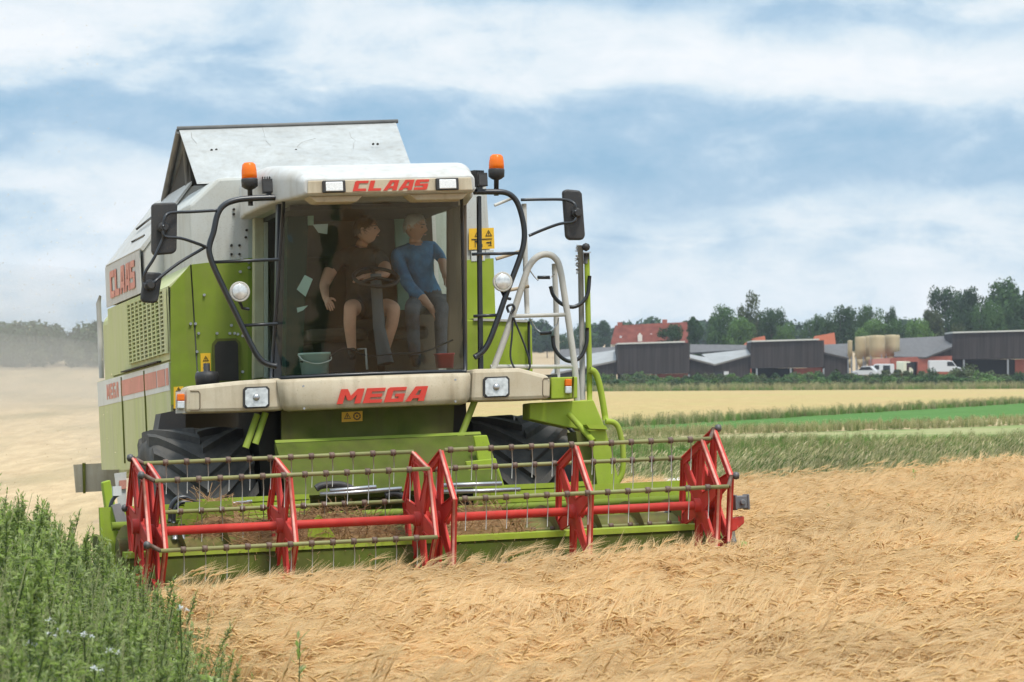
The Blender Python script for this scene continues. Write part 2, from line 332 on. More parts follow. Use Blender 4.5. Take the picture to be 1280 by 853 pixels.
# ------------------------------------------------------------------ ground and fields
def sheet(name, poly_fn, m, nx, ny, dz, kind='structure'):
    mb = MB(); vs = []
    for j in range(ny + 1):
        for i in range(nx + 1):
            x, y = poly_fn(i / nx, j / ny); vs.append(G(x, y, dz))
    fs = [(j * (nx + 1) + i, j * (nx + 1) + i + 1, (j + 1) * (nx + 1) + i + 1, (j + 1) * (nx + 1) + i) for j in range(ny) for i in range(nx)]
    mb.add(vs, fs, True); o = mb.build(name, m); o['kind'] = kind; return o
def fieldmat(name, c1, c2, s1, stretch=(1, 1, 1), bump=.4, bs=8, c3=None, rotz=0):
    m = bpy.data.materials.new(name); m.use_nodes = True; t = m.node_tree; b = t.nodes['Principled BSDF']; n = t.nodes.new; l = t.links.new
    b.inputs['Roughness'].default_value = .9; b.inputs['Specular IOR Level'].default_value = .1
    co = n('ShaderNodeTexCoord'); mp = n('ShaderNodeMapping'); mp.inputs['Scale'].default_value = stretch; mp.inputs['Rotation'].default_value = (0, 0, rotz); l(co.outputs['Object'], mp.inputs[0])
    a = n('ShaderNodeTexNoise'); a.inputs['Scale'].default_value = s1; a.inputs['Detail'].default_value = 8; a.inputs['Roughness'].default_value = .65; l(mp.outputs[0], a.inputs['Vector'])
    r = n('ShaderNodeValToRGB'); l(a.outputs['Fac'], r.inputs[0]); r.color_ramp.elements[0].position = .33; r.color_ramp.elements[1].position = .67
    r.color_ramp.elements[0].color = (*c1, 1); r.color_ramp.elements[1].color = (*c2, 1)
    cur = r.outputs[0]
    if c3:
        a2 = n('ShaderNodeTexNoise'); a2.inputs['Scale'].default_value = s1 * .12; a2.inputs['Detail'].default_value = 4; l(mp.outputs[0], a2.inputs['Vector'])
        mr = n('ShaderNodeMapRange'); mr.inputs[1].default_value = .45; mr.inputs[2].default_value = .7; l(a2.outputs['Fac'], mr.inputs[0])
        mm = n('ShaderNodeMix'); mm.data_type = 'RGBA'; l(mr.outputs[0], mm.inputs[0]); l(cur, mm.inputs[6]); mm.inputs[7].default_value = (*c3, 1); cur = mm.outputs[2]
    l(cur, b.inputs['Base Color'])
    tb = n('ShaderNodeTexNoise'); tb.inputs['Scale'].default_value = bs; tb.inputs['Detail'].default_value = 6; l(mp.outputs[0], tb.inputs['Vector'])
    bp = n('ShaderNodeBump'); bp.inputs['Strength'].default_value = bump; bp.inputs['Distance'].default_value = .2; l(tb.outputs['Fac'], bp.inputs['Height']); l(bp.outputs[0], b.inputs['Normal'])
    return m
GROUND = fieldmat('dry_soil_and_stubble', (.30, .21, .12), (.48, .36, .22), 3, bump=.5)
STUB = fieldmat('pale_stubble', (.42, .29, .155), (.60, .44, .25), 2.6, (1, .12, 1), .6, 5, (.33, .25, .13), R_(12))
CROPF = fieldmat('ripe_pale_crop', (.36, .255, .105), (.45, .33, .15), 1.2, (1, .3, 1), .5, 4, (.38, .31, .12))
GREENS = fieldmat('green_crop', (.06, .135, .026), (.095, .20, .045), 1.5, bump=.6, bs=3)
STRIP = fieldmat('dry_grass_strip', (.42, .31, .17), (.58, .45, .26), 1.0, bump=.5, bs=3)
MEAD = fieldmat('meadow_ground', (.15, .22, .06), (.28, .29, .12), .7, bump=.5, bs=3, c3=(.42, .34, .19))
def axis(a, b, n, p): return [a + (b - a) * (i / n) ** p for i in range(n + 1)]
gx = [-x for x in axis(0, 1400, 60, 2.6)][::-1][:-1] + axis(0, 1400, 60, 2.6); gy = axis(-60, 2000, 130, 2.0)
mb = MB(); vs = [G(x, y) for y in gy for x in gx]; nx_ = len(gx)
mb.add(vs, [(j * nx_ + i, j * nx_ + i + 1, (j + 1) * nx_ + i + 1, (j + 1) * nx_ + i) for j in range(len(gy) - 1) for i in range(nx_ - 1)], True)
tag(mb.build('ground', GROUND), kind='structure')
def sl_(a, b, t): return a + (b - a) * t
# stubble to the left and behind the machine, up to the wood
sheet('stubble_field', lambda u, v: (sl_(-120 - 40 * v, -2.6 - 4 * v - 6 * v * v, u), sl_(14, 330, v ** 1.6)), STUB, 60, 90, .012)
# right-hand fields: every boundary runs from near-left to far-right
def band(l0, r0, l1, r1):
    """between the front line l0 -> r0 and the back line l1 -> r1, points (x, y)"""
    return lambda u, v: tuple(sl_(sl_(l0[k], r0[k], u), sl_(l1[k], r1[k], u), v) for k in (0, 1))
def PX(px, d): return ((px - CXP) / F_PX * d, d)
sheet('meadow', band((-.6, 40), (16, 51), (-1.5, 82), (30, 150)), MEAD, 60, 60, .02)
sheet('dry_grass_strip', band((-1.6, 84), (24, 128), (-1.8, 92), (32, 158)), STRIP, 50, 16, .03)
sheet('green_crop_field', band((-2, 94), (34, 160), (-2.2, 98), (40, 240)), GREENS, 50, 16, .05)
sheet('ripe_crop_field', band((-2.5, 97), (42, 240), (-14, 400), (140, 408)), CROPF, 60, 80, .10)

# ------------------------------------------------------------------ crops and weeds: many stems, one object each
def scatter(name, items, protos, label, cat=None, kind='stuff'):
    """items: (location, euler, scale, index); protos: meshes, instanced by a node group on the points of one mesh"""
    me = bpy.data.meshes.new(name); me.from_pydata([tuple(i[0]) for i in items], [], [])
    a = me.attributes.new('rot', 'FLOAT_VECTOR', 'POINT'); a.data.foreach_set('vector', [q for i in items for q in i[1]])
    a = me.attributes.new('size', 'FLOAT', 'POINT'); a.data.foreach_set('value', [i[2] for i in items])
    a = me.attributes.new('pick', 'INT', 'POINT'); a.data.foreach_set('value', [i[3] for i in items])
    o = bpy.data.objects.new(name, me); COL.objects.link(o)
    c = bpy.data.collections.new(name + '_plants')
    for k, p in enumerate(protos):
        q = bpy.data.objects.new('%s_stem_%02d' % (name, k), p); c.objects.link(q)
    g = bpy.data.node_groups.new(name + '_scatter', 'GeometryNodeTree')
    g.interface.new_socket('Geometry', in_out='INPUT', socket_type='NodeSocketGeometry'); g.interface.new_socket('Geometry', in_out='OUTPUT', socket_type='NodeSocketGeometry')
    n = g.nodes.new; l = g.links.new; gi = n('NodeGroupInput'); go = n('NodeGroupOutput'); ip = n('GeometryNodeInstanceOnPoints'); ci = n('GeometryNodeCollectionInfo')
    ci.inputs[0].default_value = c; ci.inputs[1].default_value = True; ci.inputs[2].default_value = True
    def attr(nm, ty):
        q = n('GeometryNodeInputNamedAttribute'); q.data_type = ty; q.inputs[0].default_value = nm; return q.outputs[0]
    l(gi.outputs[0], ip.inputs['Points']); l(ci.outputs[0], ip.inputs['Instance']); ip.inputs['Pick Instance'].default_value = True
    l(attr('pick', 'INT'), ip.inputs['Instance Index']); l(attr('rot', 'FLOAT_VECTOR'), ip.inputs['Rotation']); l(attr('size', 'FLOAT'), ip.inputs['Scale'])
    l(ip.outputs[0], go.inputs[0])
    md = o.modifiers.new('scatter', 'NODES'); md.node_group = g
    tag(o, label, cat, kind=kind); return o
def ribbon(mb, pts, w0, w1, side, mi=0):
    n = len(pts); vs = []; side = Vector(side)
    for i, p in enumerate(pts):
        ww = (w0 + (w1 - w0) * i / (n - 1)) / 2; vs += [Vector(p) - side * ww, Vector(p) + side * ww]
    mb.add(vs, [(2 * i, 2 * i + 1, 2 * i + 3, 2 * i + 2) for i in range(n - 1)], True, mi)
BARL = leafmat('ripe_barley', [(.72, .49, .235), (.80, .57, .295), (.84, .63, .36), (.76, .53, .26), (.88, .71, .45)], .5, .48, scale=.56)
BARS = leafmat('barley_straw', [(.66, .44, .19), (.76, .53, .25), (.80, .58, .31)], .55, .4, scale=.56)
BARE = leafmat('barley_ear', [(.52, .31, .11), (.66, .42, .17), (.72, .48, .21), (.44, .27, .10)], .55, .25, scale=.56)
def barley_tuft(seed, n, spread):
    rnd = random.Random(seed); mb = MB()
    for _ in range(n):
        bx, by = rnd.uniform(-spread, spread), rnd.uniform(-spread, spread)
        h = rnd.gauss(.53, .045); lean = rnd.gauss(.20, .09); sd_ = rnd.gauss(0, .07)
        base = Vector((bx, by, 0)); top = Vector((bx + lean, by + sd_, h))
        a = rnd.uniform(0, 6.28); side = Vector((math.cos(a), math.sin(a), 0))
        ribbon(mb, [base, base.lerp(top, .5) + Vector((-lean * .18, 0, .02)), top], .006, .004, side, 1)
        # ear nodding down-wind, long awns streaming from it
        th = rnd.gauss(.0, .30); yaw = rnd.gauss(0, .27)
        d = Vector((math.cos(th) * math.cos(yaw), math.cos(th) * math.sin(yaw), math.sin(th)))
        L = rnd.uniform(.065, .095); mid = top + d * L * .5 + Vector((0, 0, .008)); tip = top + d * L + Vector((0, 0, -.006))
        mb.tube([top, mid, tip], [.0035, .0068, .0025], 5, mi=2)
        sd2 = d.cross(Vector((0, 0, 1))); sd2 = sd2.normalized() if sd2.length > .01 else Vector((0, 1, 0)); up2 = sd2.cross(d)
        for k in range(20):
            s0 = top + d * L * rnd.uniform(.2, 1); q = rnd.uniform(-1, 1); q2 = rnd.uniform(-.7, 1)
            dd = (d + sd2 * q * .20 + up2 * q2 * .19).normalized(); al = rnd.uniform(.13, .22)
            e = s0 + dd * al + Vector((0, 0, -.012)); sw = dd.cross(Vector((rnd.uniform(-1, 1), rnd.uniform(-1, 1), rnd.uniform(-1, 1)))).normalized()
            ribbon(mb, [s0, s0.lerp(e, .5) + Vector((0, 0, .006)), e], .0026, .0008, sw)
        if rnd.random() < .35:
            a = rnd.uniform(0, 6.28); p = base.lerp(top, rnd.uniform(.4, .7)); e = p + Vector((math.cos(a), math.sin(a), rnd.uniform(-.6, .4))) * .16
            ribbon(mb, [p, p.lerp(e, .5) + Vector((0, 0, .03)), e], .009, .002, (math.sin(a), -math.cos(a), 0), 1)
    return mb.mesh('barley_tuft', [BARL, BARS, BARE])
def mach_xy(x, y):
    q = MACI @ Vector((x, y, gz(x, y))); return q.x, q.y
def weed_edge(y): return lin([(8, -.55), (13.3, -1.03), (20, -2.0), (27, -3.28), (29, -3.9)], y)   # right-hand limit of the weed verge
def barley_back(x): return 46.6 + .62 * (x - 3.3)
items = []; rnd = random.Random(11)
y = 10.5
while y < 54:
    half = .172 * y + .8; dens = 15 if y < 30 else 11
    for _ in range(int(2 * half * .5 * dens)):
        x = rnd.uniform(-half, half); yy = y + rnd.uniform(0, .5); mx_, my_ = mach_xy(x, yy)
        if yy > barley_back(x): continue
        if my_ > -2.92 + .06 * math.sin(x * 7) and mx_ < 2.66: continue
        if x < weed_edge(yy) + .1: continue
        wv = noise.noise(Vector((x * .55, yy * .28, 0))); wv2 = noise.noise(Vector((x * 1.7 + 9, yy * .9, 3)))
        az = R_(25) + wv * 1.5 + wv2 * .55 + rnd.gauss(0, .10)
        tilt = .05 + max(0, wv2) * .38
        s = 1.0 + .14 * wv - .10 * wv2 + rnd.uniform(-.06, .06)
        if mx_ < 3.2: s *= sl_(.80, 1.0, sst(-2.9, -5.2, my_) if my_ < -2.9 else 0) if my_ < -2.9 else .88
        s *= .97
        items.append((G(x, yy, -.01), (0, tilt, az), s, rnd.randrange(8)))
    y += .5
scatter('barley_crop', items, [barley_tuft(k, 26, .19) for k in range(8)], 'ripe golden barley with long awns standing in front of the harvester', 'crop')

WEEDM = leafmat('weed_leaf', [(.18, .25, .06), (.24, .33, .075), (.30, .38, .10), (.40, .45, .22), (.28, .34, .14)], .65, .5, scale=1.4, spec=.08)
WSTEM = leafmat('weed_stem', [(.09, .14, .05), (.14, .18, .07)], .6, .1)
def leaf(mb, p, d, L, wd, droop=.3, mi=0, rnd=random):
    d = d.normalized(); s = d.cross(Vector((0, 0, 1))); s = s.normalized() if s.length > .05 else Vector((1, 0, 0))
    m = p + d * L * .5 + Vector((0, 0, .02 * L)); e = p + d * L - Vector((0, 0, droop * L)); tw = rnd.uniform(-.5, .5)
    s = (s + Vector((0, 0, tw))).normalized()
    mb.add([p, m - s * wd / 2, e, m + s * wd / 2], [(0, 1, 2), (0, 2, 3)], False, mi)
def weed(seed, h, bushy=1.0):
    rnd = random.Random(seed); mb = MB(); lx, ly = rnd.gauss(.05, .05), rnd.gauss(0, .05)
    def stem(p0, p1, r): mb.tube([p0, p0.lerp(p1, .5) + Vector((rnd.gauss(0, .01), rnd.gauss(0, .01), 0)), p1], [r, r * .8, r * .35], 4, mi=1)
    top = Vector((lx * h, ly * h, h)); stem(Vector((0, 0, 0)), top, .006)
    nb = int(16 * bushy)
    for i in range(nb):
        t = .18 + .8 * i / nb; p = top * t; a = rnd.uniform(0, 6.28); bl = h * rnd.uniform(.14, .26) * (1.15 - t)
        d = Vector((math.cos(a) * .6, math.sin(a) * .6, 1)); e = p + d.normalized() * bl; stem(p, e, .0028)
        for k in range(int(9 + 5 * bushy)):
            u = (k + 1) / 12; q = p.lerp(e, min(1, u)); a2 = rnd.uniform(0, 6.28)
            leaf(mb, q, Vector((math.cos(a2), math.sin(a2), rnd.uniform(.1, 1.0))), rnd.uniform(.022, .055) * (1.35 - .7 * t), rnd.uniform(.009, .02), .2, 0, rnd)
        a3 = rnd.uniform(0, 6.28); leaf(mb, p, Vector((math.cos(a3), math.sin(a3), .25)), rnd.uniform(.05, .11) * (1.2 - t), rnd.uniform(.018, .038), .35, 0, rnd)
    for k in range(34):          # the flowering top, a loose spike
        t = rnd.uniform(.80, 1.03); q = top * t; a2 = rnd.uniform(0, 6.28); leaf(mb, q, Vector((math.cos(a2), math.sin(a2), 1.6)), rnd.uniform(.02, .045), .010, 0, 0, rnd)
    return mb.mesh('weed', [WEEDM, WSTEM])
weeds = [weed(20 + k, 1.0, 1.0 + .25 * (k % 3)) for k in range(8)]
def lowherb(seed):
    rnd = random.Random(seed); mb = MB()
    for _ in range(75):
        a = rnd.uniform(0, 6.28); r = rnd.uniform(0, .2); p = Vector((r * math.cos(a), r * math.sin(a), rnd.uniform(.05, .42)))
        a2 = rnd.uniform(0, 6.28); leaf(mb, p, Vector((math.cos(a2), math.sin(a2), rnd.uniform(-.1, .8))), rnd.uniform(.05, .11), rnd.uniform(.028, .055), .3, 0, rnd)
        if rnd.random() < .3: mb.tube([Vector((p.x * .6, p.y * .6, 0)), p], [.004, .002], 4, mi=1)
    return mb.mesh('low_herb', [WEEDM, WSTEM])
herbs = [lowherb(60 + k) for k in range(4)]
VG = leafmat('verge_grass', [(.20, .26, .09), (.30, .34, .14), (.42, .40, .22), (.24, .30, .12)], .65, .4, spec=.08)
def tallgrass(seed):
    rnd = random.Random(seed); mb = MB()
    for _ in range(9):
        p = Vector((rnd.gauss(0, .05), rnd.gauss(0, .05), 0)); e = p + Vector((rnd.gauss(.10, .10), rnd.gauss(0, .1), rnd.uniform(.7, 1.08))); a = rnd.uniform(0, 6.28); sd_ = Vector((math.cos(a), math.sin(a), 0))
        ribbon(mb, [p, p.lerp(e, .5) + Vector((-.02, 0, .03)), e], .006, .003, sd_)
        if rnd.random() < .6:
            for k in range(26):
                q = p.lerp(e, rnd.uniform(.80, 1.02)); d = Vector((rnd.gauss(.3, .5), rnd.gauss(0, .5), 1)); leaf(mb, q, d, rnd.uniform(.02, .04), .006, .1, 0, rnd)
        for k in range(2):
            q = p.lerp(e, rnd.uniform(.1, .5)); f = q + Vector((rnd.gauss(.1, .15), rnd.gauss(0, .15), rnd.uniform(.05, .25))); ribbon(mb, [q, q.lerp(f, .5) + Vector((0, 0, .06)), f], .010, .002, sd_)
    return mb.mesh('verge_grass', [VG])
herbs += [tallgrass(80 + k) for k in range(4)]
items = []; rnd = random.Random(5); y = 9.0
while y < 29.5:
    xe = weed_edge(y); xl = -.172 * y - .5
    if xe > xl:
        for _ in range(int((xe - xl) * .4 * 34)):
            x = rnd.uniform(xl, xe); yy = y + rnd.uniform(0, .4); dist = xe - x
            hmax = lin([(0, .66), (.25, .9), (.8, 1.2), (1.6, 1.45)], dist) * lin([(9, .72), (13, .86), (19, 1.0), (29, 1.0)], yy)
            hh = hmax * rnd.uniform(.72, 1.1)
            items.append((G(x, yy, -.02), (rnd.gauss(0, .07), rnd.gauss(.06, .08), rnd.uniform(0, 6.28)), hh, rnd.randrange(8)))
        for _ in range(int((xe - xl) * .4 * 16)):
            x = rnd.uniform(xl, xe); yy = y + rnd.uniform(0, .4)
            items.append((G(x, yy, -.02), (0, 0, rnd.uniform(0, 6.28)), rnd.uniform(.9, 1.5), 8 + rnd.randrange(4)))
        for _ in range(int((xe - xl) * .4 * 9)):
            x = rnd.uniform(xl, xe); yy = y + rnd.uniform(0, .4)
            items.append((G(x, yy, -.02), (0, 0, rnd.gauss(0, .6)), lin([(0, .7), (.5, .95), (1.5, 1.4)], xe - x) * lin([(9, .75), (19, 1.0)], yy) * rnd.uniform(.8, 1.1), 12 + rnd.randrange(4)))
    y += .4
scatter('weed_verge', items, weeds + herbs, 'dense green weeds and tall goosefoot growing along the field edge at lower left', 'weeds')
WPET = leafmat('white_petals', [(.75, .76, .74), (.82, .82, .80)], .6, .3)
def flowerhead(mb, c, r, rnd):
    for k in range(26):
        a = rnd.uniform(0, 6.28); b = rnd.uniform(-.2, 1.5); d = Vector((math.cos(a) * math.cos(b), math.sin(a) * math.cos(b), math.sin(b)))
        leaf(mb, c + d * r * rnd.uniform(.2, .8), d, r * .7, r * .5, .1, 0, rnd)
fl = [(62, 778), (75, 790), (105, 795), (36, 806), (138, 815), (118, 838), (225, 762), (60, 795)]
for i, (px, py) in enumerate(fl):
    d = 15.5 - (py - 760) * .03; p = W(px, py, d); g = G(p.x, p.y)
    rt = empty('white_flower', g); rnd = random.Random(90 + i); mb = MB(); flowerhead(mb, p - g, .017, rnd); flowerhead(mb, p - g + Vector((.03, .02, -.008)), .012, rnd); mb.build('petals', WPET, rt)
    sb = MB(); sb.tube([Vector((0, 0, 0)), (p - g) * .5 + Vector((.02, 0, 0)), p - g], [.005, .004, .003], 5); sb.build('stem', WSTEM, rt)
    tag(rt, ['white blossom cluster highest above the group in the lower left weeds', 'white blossom pair just right of the highest bloom in the weeds', 'large lone white blossom right of the bloom group in the weeds', 'lone white blossom nearest the left edge in the green weeds', 'white blossom low down towards the barley side of the weeds', 'lowest white blossom, at the bottom edge of the weeds', 'white blossom nearest the barley and the red reel end', 'small white blossom in the middle of the bloom group'][i], 'flower', 'white flowers in the green weeds')

GRASSM = leafmat('meadow_grass', [(.09, .15, .04), (.15, .21, .06), (.32, .30, .13), (.50, .42, .23), (.60, .51, .32)], .65, .35, scale=.35, spec=.08)
GRASSG = leafmat('lush_grass', [(.08, .17, .035), (.13, .24, .05), (.20, .29, .075), (.36, .35, .16)], .65, .35, scale=.35, spec=.08)
def grass(seed, h, n, m, heads=True):
    rnd = random.Random(seed); mb = MB()
    for _ in range(n):
        a = rnd.uniform(0, 6.28); r = rnd.uniform(0, .22); p = Vector((r * math.cos(a), r * math.sin(a), 0)); hh = h * rnd.uniform(.5, 1.1)
        e = p + Vector((rnd.gauss(.12, .10) * h, rnd.gauss(0, .1) * h, hh)); a2 = rnd.uniform(0, 6.28); s = (math.cos(a2), math.sin(a2), 0)
        ribbon(mb, [p, p.lerp(e, .5) + Vector((-.03 * h, 0, .05 * h)), e], .022, .006, s)
        if heads and rnd.random() < .4: ribbon(mb, [e, e + Vector((.05, 0, .07)) * h, e + Vector((.12, 0, .1)) * h], .03, .008, s)
    return mb.mesh('grass_tuft', [m])
gr = [grass(k, .75, 34, GRASSM) for k in range(5)] + [grass(40 + k, .5, 40, GRASSG, False) for k in range(4)]
items = []; rnd = random.Random(3)
for _ in range(11500):
    yy = 41 + 42 * rnd.random() ** 1.25; x = rnd.uniform(-.02 * yy, .225 * yy) + rnd.uniform(-1, 1)
    if yy < barley_back(x) + .5: continue
    nz = noise.noise(Vector((x * .25, yy * .12, 5)))
    front = yy < barley_back(x) + 9
    if front: k = rnd.randrange(5) if nz > -.25 or rnd.random() < .4 else 5 + rnd.randrange(4); s = rnd.uniform(.5, .85)
    else: k = 5 + rnd.randrange(4) if rnd.random() < .62 + nz * .8 else rnd.randrange(5); s = rnd.uniform(.18, .40)
    items.append((G(x, yy, 0), (0, 0, rnd.gauss(0, .5)), s, k))
def lineof(l0, r0, n, k0, k1, smin, smax, jit):
    for _ in range(n):
        t = rnd.random(); x = sl_(l0[0], r0[0], t); yy = sl_(l0[1], r0[1], t) + rnd.gauss(0, jit)
        items.append((G(x, yy, .05), (0, 0, rnd.uniform(0, 6)), rnd.uniform(smin, smax), rnd.randrange(k0, k1)))
lineof((-1.6, 84), (24, 128), 900, 0, 5, .2, .42, 1.2); lineof((-2.3, 96.5), (42, 239), 1800, 0, 9, .3, .6, .8); lineof((-1.7, 89), (26, 140), 700, 0, 5, .15, .3, 3)
scatter('meadow_grass', items, gr, 'rough green and straw coloured grass on the bank beyond the barley', 'grass')
DOCK = leafmat('dry_dock', [(.12, .05, .03), (.18, .08, .04)], .7, .1)
# ------------------------------------------------------------------ trees
def treemats(nm, cols): return leafmat(nm, cols, .65, .25, scale=.12, spec=.1)
TM = {'dark': treemats('dark_foliage', [(.020, .042, .016), (.032, .065, .022), (.05, .09, .03), (.03, .055, .022)]),
      'mid': treemats('mid_foliage', [(.032, .070, .020), (.05, .10, .028), (.075, .135, .04), (.045, .09, .026)]),
      'light': treemats('light_foliage', [(.06, .12, .028), (.085, .16, .04), (.12, .20, .055), (.07, .13, .03)]),
      'olive': treemats('olive_foliage', [(.05, .075, .03), (.075, .10, .04), (.11, .13, .055), (.06, .08, .03)])}
BARK = mat('bark', (.09, .07, .05), .9, var=.2)
def crown_mesh(seed, kind, m, leaf_n=5200, lsz=.05):
    """a unit tree: crown between z=.15 and 1, radius about .5"""
    rnd = random.Random(seed); mb = MB(); lobes = []
    if kind == 'round':
        for i in range(17):
            a = rnd.uniform(0, 6.28); z = rnd.uniform(.32, .86); rr = .34 * math.sin(math.pi * min(1, max(.08, (z - .08) / 1.0))) * rnd.uniform(.5, 1.1)
            lobes.append((Vector((rr * math.cos(a), rr * math.sin(a), z)), rnd.uniform(.10, .19)))
        lobes.append((Vector((0, 0, .87)), .12)); lobes.append((Vector((.05, 0, .5)), .26))
    elif kind == 'tall':
        for i in range(16):
            a = rnd.uniform(0, 6.28); z = rnd.uniform(.2, .9); rr = .22 * rnd.uniform(.3, 1) * (1.15 - z * .7)
            lobes.append((Vector((rr * math.cos(a), rr * math.sin(a), z)), rnd.uniform(.08, .15)))
    elif kind == 'cone':
        for i in range(26):
            a = rnd.uniform(0, 6.28); z = rnd.uniform(.08, .95); rr = .32 * (1 - z) * rnd.uniform(.5, 1.05)
            lobes.append((Vector((rr * math.cos(a), rr * math.sin(a), z)), .05 + .11 * (1 - z)))
    else:   # bush
        for i in range(13):
            a = rnd.uniform(0, 6.28); rr = rnd.uniform(0, .42); z = rnd.uniform(.1, .75) * (1 - rr * .9)
            lobes.append((Vector((rr * math.cos(a), rr * math.sin(a), z)), rnd.uniform(.12, .22)))
    tot = sum(r ** 2 for _, r in lobes)
    for c, r in lobes:
        for _ in range(int(leaf_n * r * r / tot)):
            d = Vector((rnd.gauss(0, 1), rnd.gauss(0, 1), rnd.gauss(0, 1))).normalized(); p = c + d * r * rnd.uniform(.55, 1.08)
            if p.z < .02: continue
            nrm = (d + Vector((rnd.gauss(0, .5), rnd.gauss(0, .5), rnd.gauss(0, .5)))).normalized(); u = nrm.orthogonal().normalized(); v = nrm.cross(u); s = lsz * rnd.uniform(.5, 1.2)
            a = rnd.uniform(0, 6.28); u, v = u * math.cos(a) + v * math.sin(a), v * math.cos(a) - u * math.sin(a)
            mb.add([p - u * s * .5, p + v * s * .32, p + u * s * .5, p - v * s * .32], [(0, 1, 2, 3)])
    return mb.mesh('crown', [m])
def trunk_mesh(seed, top=.7):
    rnd = random.Random(seed); mb = MB(); mb.tube([Vector((0, 0, -.03)), Vector((.01, 0, top * .5)), Vector((0, .01, top))], [.028, .02, .006], 7)
    for k in range(6):
        a = rnd.uniform(0, 6.28); z = rnd.uniform(.2, .55); mb.tube([Vector((0, 0, z)), Vector((.12 * math.cos(a), .12 * math.sin(a), z + .13)), Vector((.22 * math.cos(a), .22 * math.sin(a), z + .28))], [.012, .008, .003], 5)
    return mb.mesh('trunk', [BARK])
TRK = trunk_mesh(1); CACHE = {}
def tree(px, top, wpx, base, d, kind, tone, label, var=0, name='tree', group='trees behind the farm', cat='tree', ln=5600, lsz=.046, nocap=False):
    p = GP(px, d); H = (W(px, top, d).z - p.z); wd = wpx / F_PX * d
    key = (kind, tone, var, ln)
    if key not in CACHE: CACHE[key] = crown_mesh(hash(key) % 1000 if False else (len(CACHE) * 7 + 3), kind, TM[tone], ln, lsz)
    rt = empty(name, p, random.uniform(0, 6.28)); k = {'round': .92, 'tall': .62, 'cone': .72, 'bush': 1.1}[kind]
    c = bpy.data.objects.new('crown', CACHE[key]); COL.objects.link(c); c.parent = rt; c.scale = (wd / k, wd / k, H)
    t = bpy.data.objects.new('trunk' if kind != 'bush' else 'stem', TRK); COL.objects.link(t); t.parent = rt; t.scale = (H * .7, H * .7, H) if kind != 'bush' else (wd * .5, wd * .5, H * .7)
    tag(rt, label, cat, group); return rt
TREES = [
 (684, 412, 34, 800, 'round', 'dark', 0, 'distant bluish tree seen through the ladder rails of the harvester'),
 (708, 416, 34, 800, 'round', 'mid', 1, 'distant rounded tree just left of the red roofed house, behind the brush pole'),
 (733, 417, 36, 800, 'round', 'dark', 1, 'distant low tree beside the red roofed house, right of the green pole'),
 (757, 401, 26, 790, 'tall', 'dark', 0, 'distant narrow dark tree rising at the left end of the red roof'),
 (906, 381, 58, 560, 'round', 'mid', 0, 'large green tree at the left of the tall clump behind the barns'),
 (938, 362, 48, 575, 'round', 'olive', 0, 'tallest grey green tree of the clump between the house and the barns'),
 (965, 384, 46, 570, 'round', 'dark', 0, 'darker tree on the right flank of the tall clump'),
 (930, 395, 50, 552, 'round', 'light', 0, 'paler green tree in front of the tall clump above the shed roof'),
 (983, 404, 34, 552, 'round', 'light', 1, 'small light green tree above the left end of the middle barn'),
 (1020, 392, 40, 600, 'round', 'mid', 2, 'mid green tree above the middle dark barn'),
 (1022, 404, 34, 552, 'bush', 'light', 0, 'low light green tree peeping over the middle barn roof'),
 (1050, 379, 58, 590, 'round', 'dark', 2, 'broad dark tree standing behind the orange roofed house'),
 (1086, 381, 46, 600, 'round', 'mid', 0, 'rounded tree between the broad dark tree and the silos'),
 (1093, 397, 52, 552, 'round', 'light', 0, 'light green tree standing directly behind the silos'),
 (1112, 386, 20, 560, 'tall', 'dark', 1, 'slim dark tree rising just right of the silos'),
 (1122, 396, 40, 550, 'round', 'mid', 1, 'bushy tree over the grey shed roof, next to the silos'),
 (1148, 398, 46, 548, 'round', 'light', 1, 'light green tree over the middle of the grey shed roof'),
 (1165, 385, 40, 556, 'tall', 'olive', 0, 'weeping grey green tree over the grey shed roof, next to the big dark trees'),
 (1183, 357, 58, 600, 'round', 'dark', 0, 'tall dark tree, leftmost of the big trees over the right barn'),
 (1215, 355, 66, 590, 'round', 'dark', 2, 'big dark spreading tree above the left end of the right barn'),
 (1262, 346, 84, 585, 'round', 'mid', 2, 'highest and broadest tree, at the right edge over the right barn'),
 (1282, 372, 70, 565, 'round', 'dark', 1, 'dark rounded tree at the right edge in front of the broadest tree'),
 (1237, 375, 46, 562, 'round', 'mid', 0, 'mid green tree peeping over the middle of the right barn'),
 (1195, 385, 36, 555, 'bush', 'olive', 0, 'low yellowish bush tree at the left corner of the right barn'),
]
for (px, top, wpx, d, kind, tone, var, lab) in TREES:
    tree(px, top, wpx, 470, d, kind, tone, lab, var, name='broadleaf_tree')
tree(869, 397, 34, 470, 535, 'tall', 'dark', 'dark slender evergreen at the right end of the red roofed house', 0, name='conifer', cat='conifer', group='evergreens by the house')
tree(835, 407, 46, 470, 520, 'tall', 'dark', 'broad dark evergreen standing in front of the red roof', 1, name='conifer', cat='conifer', group='evergreens by the house')
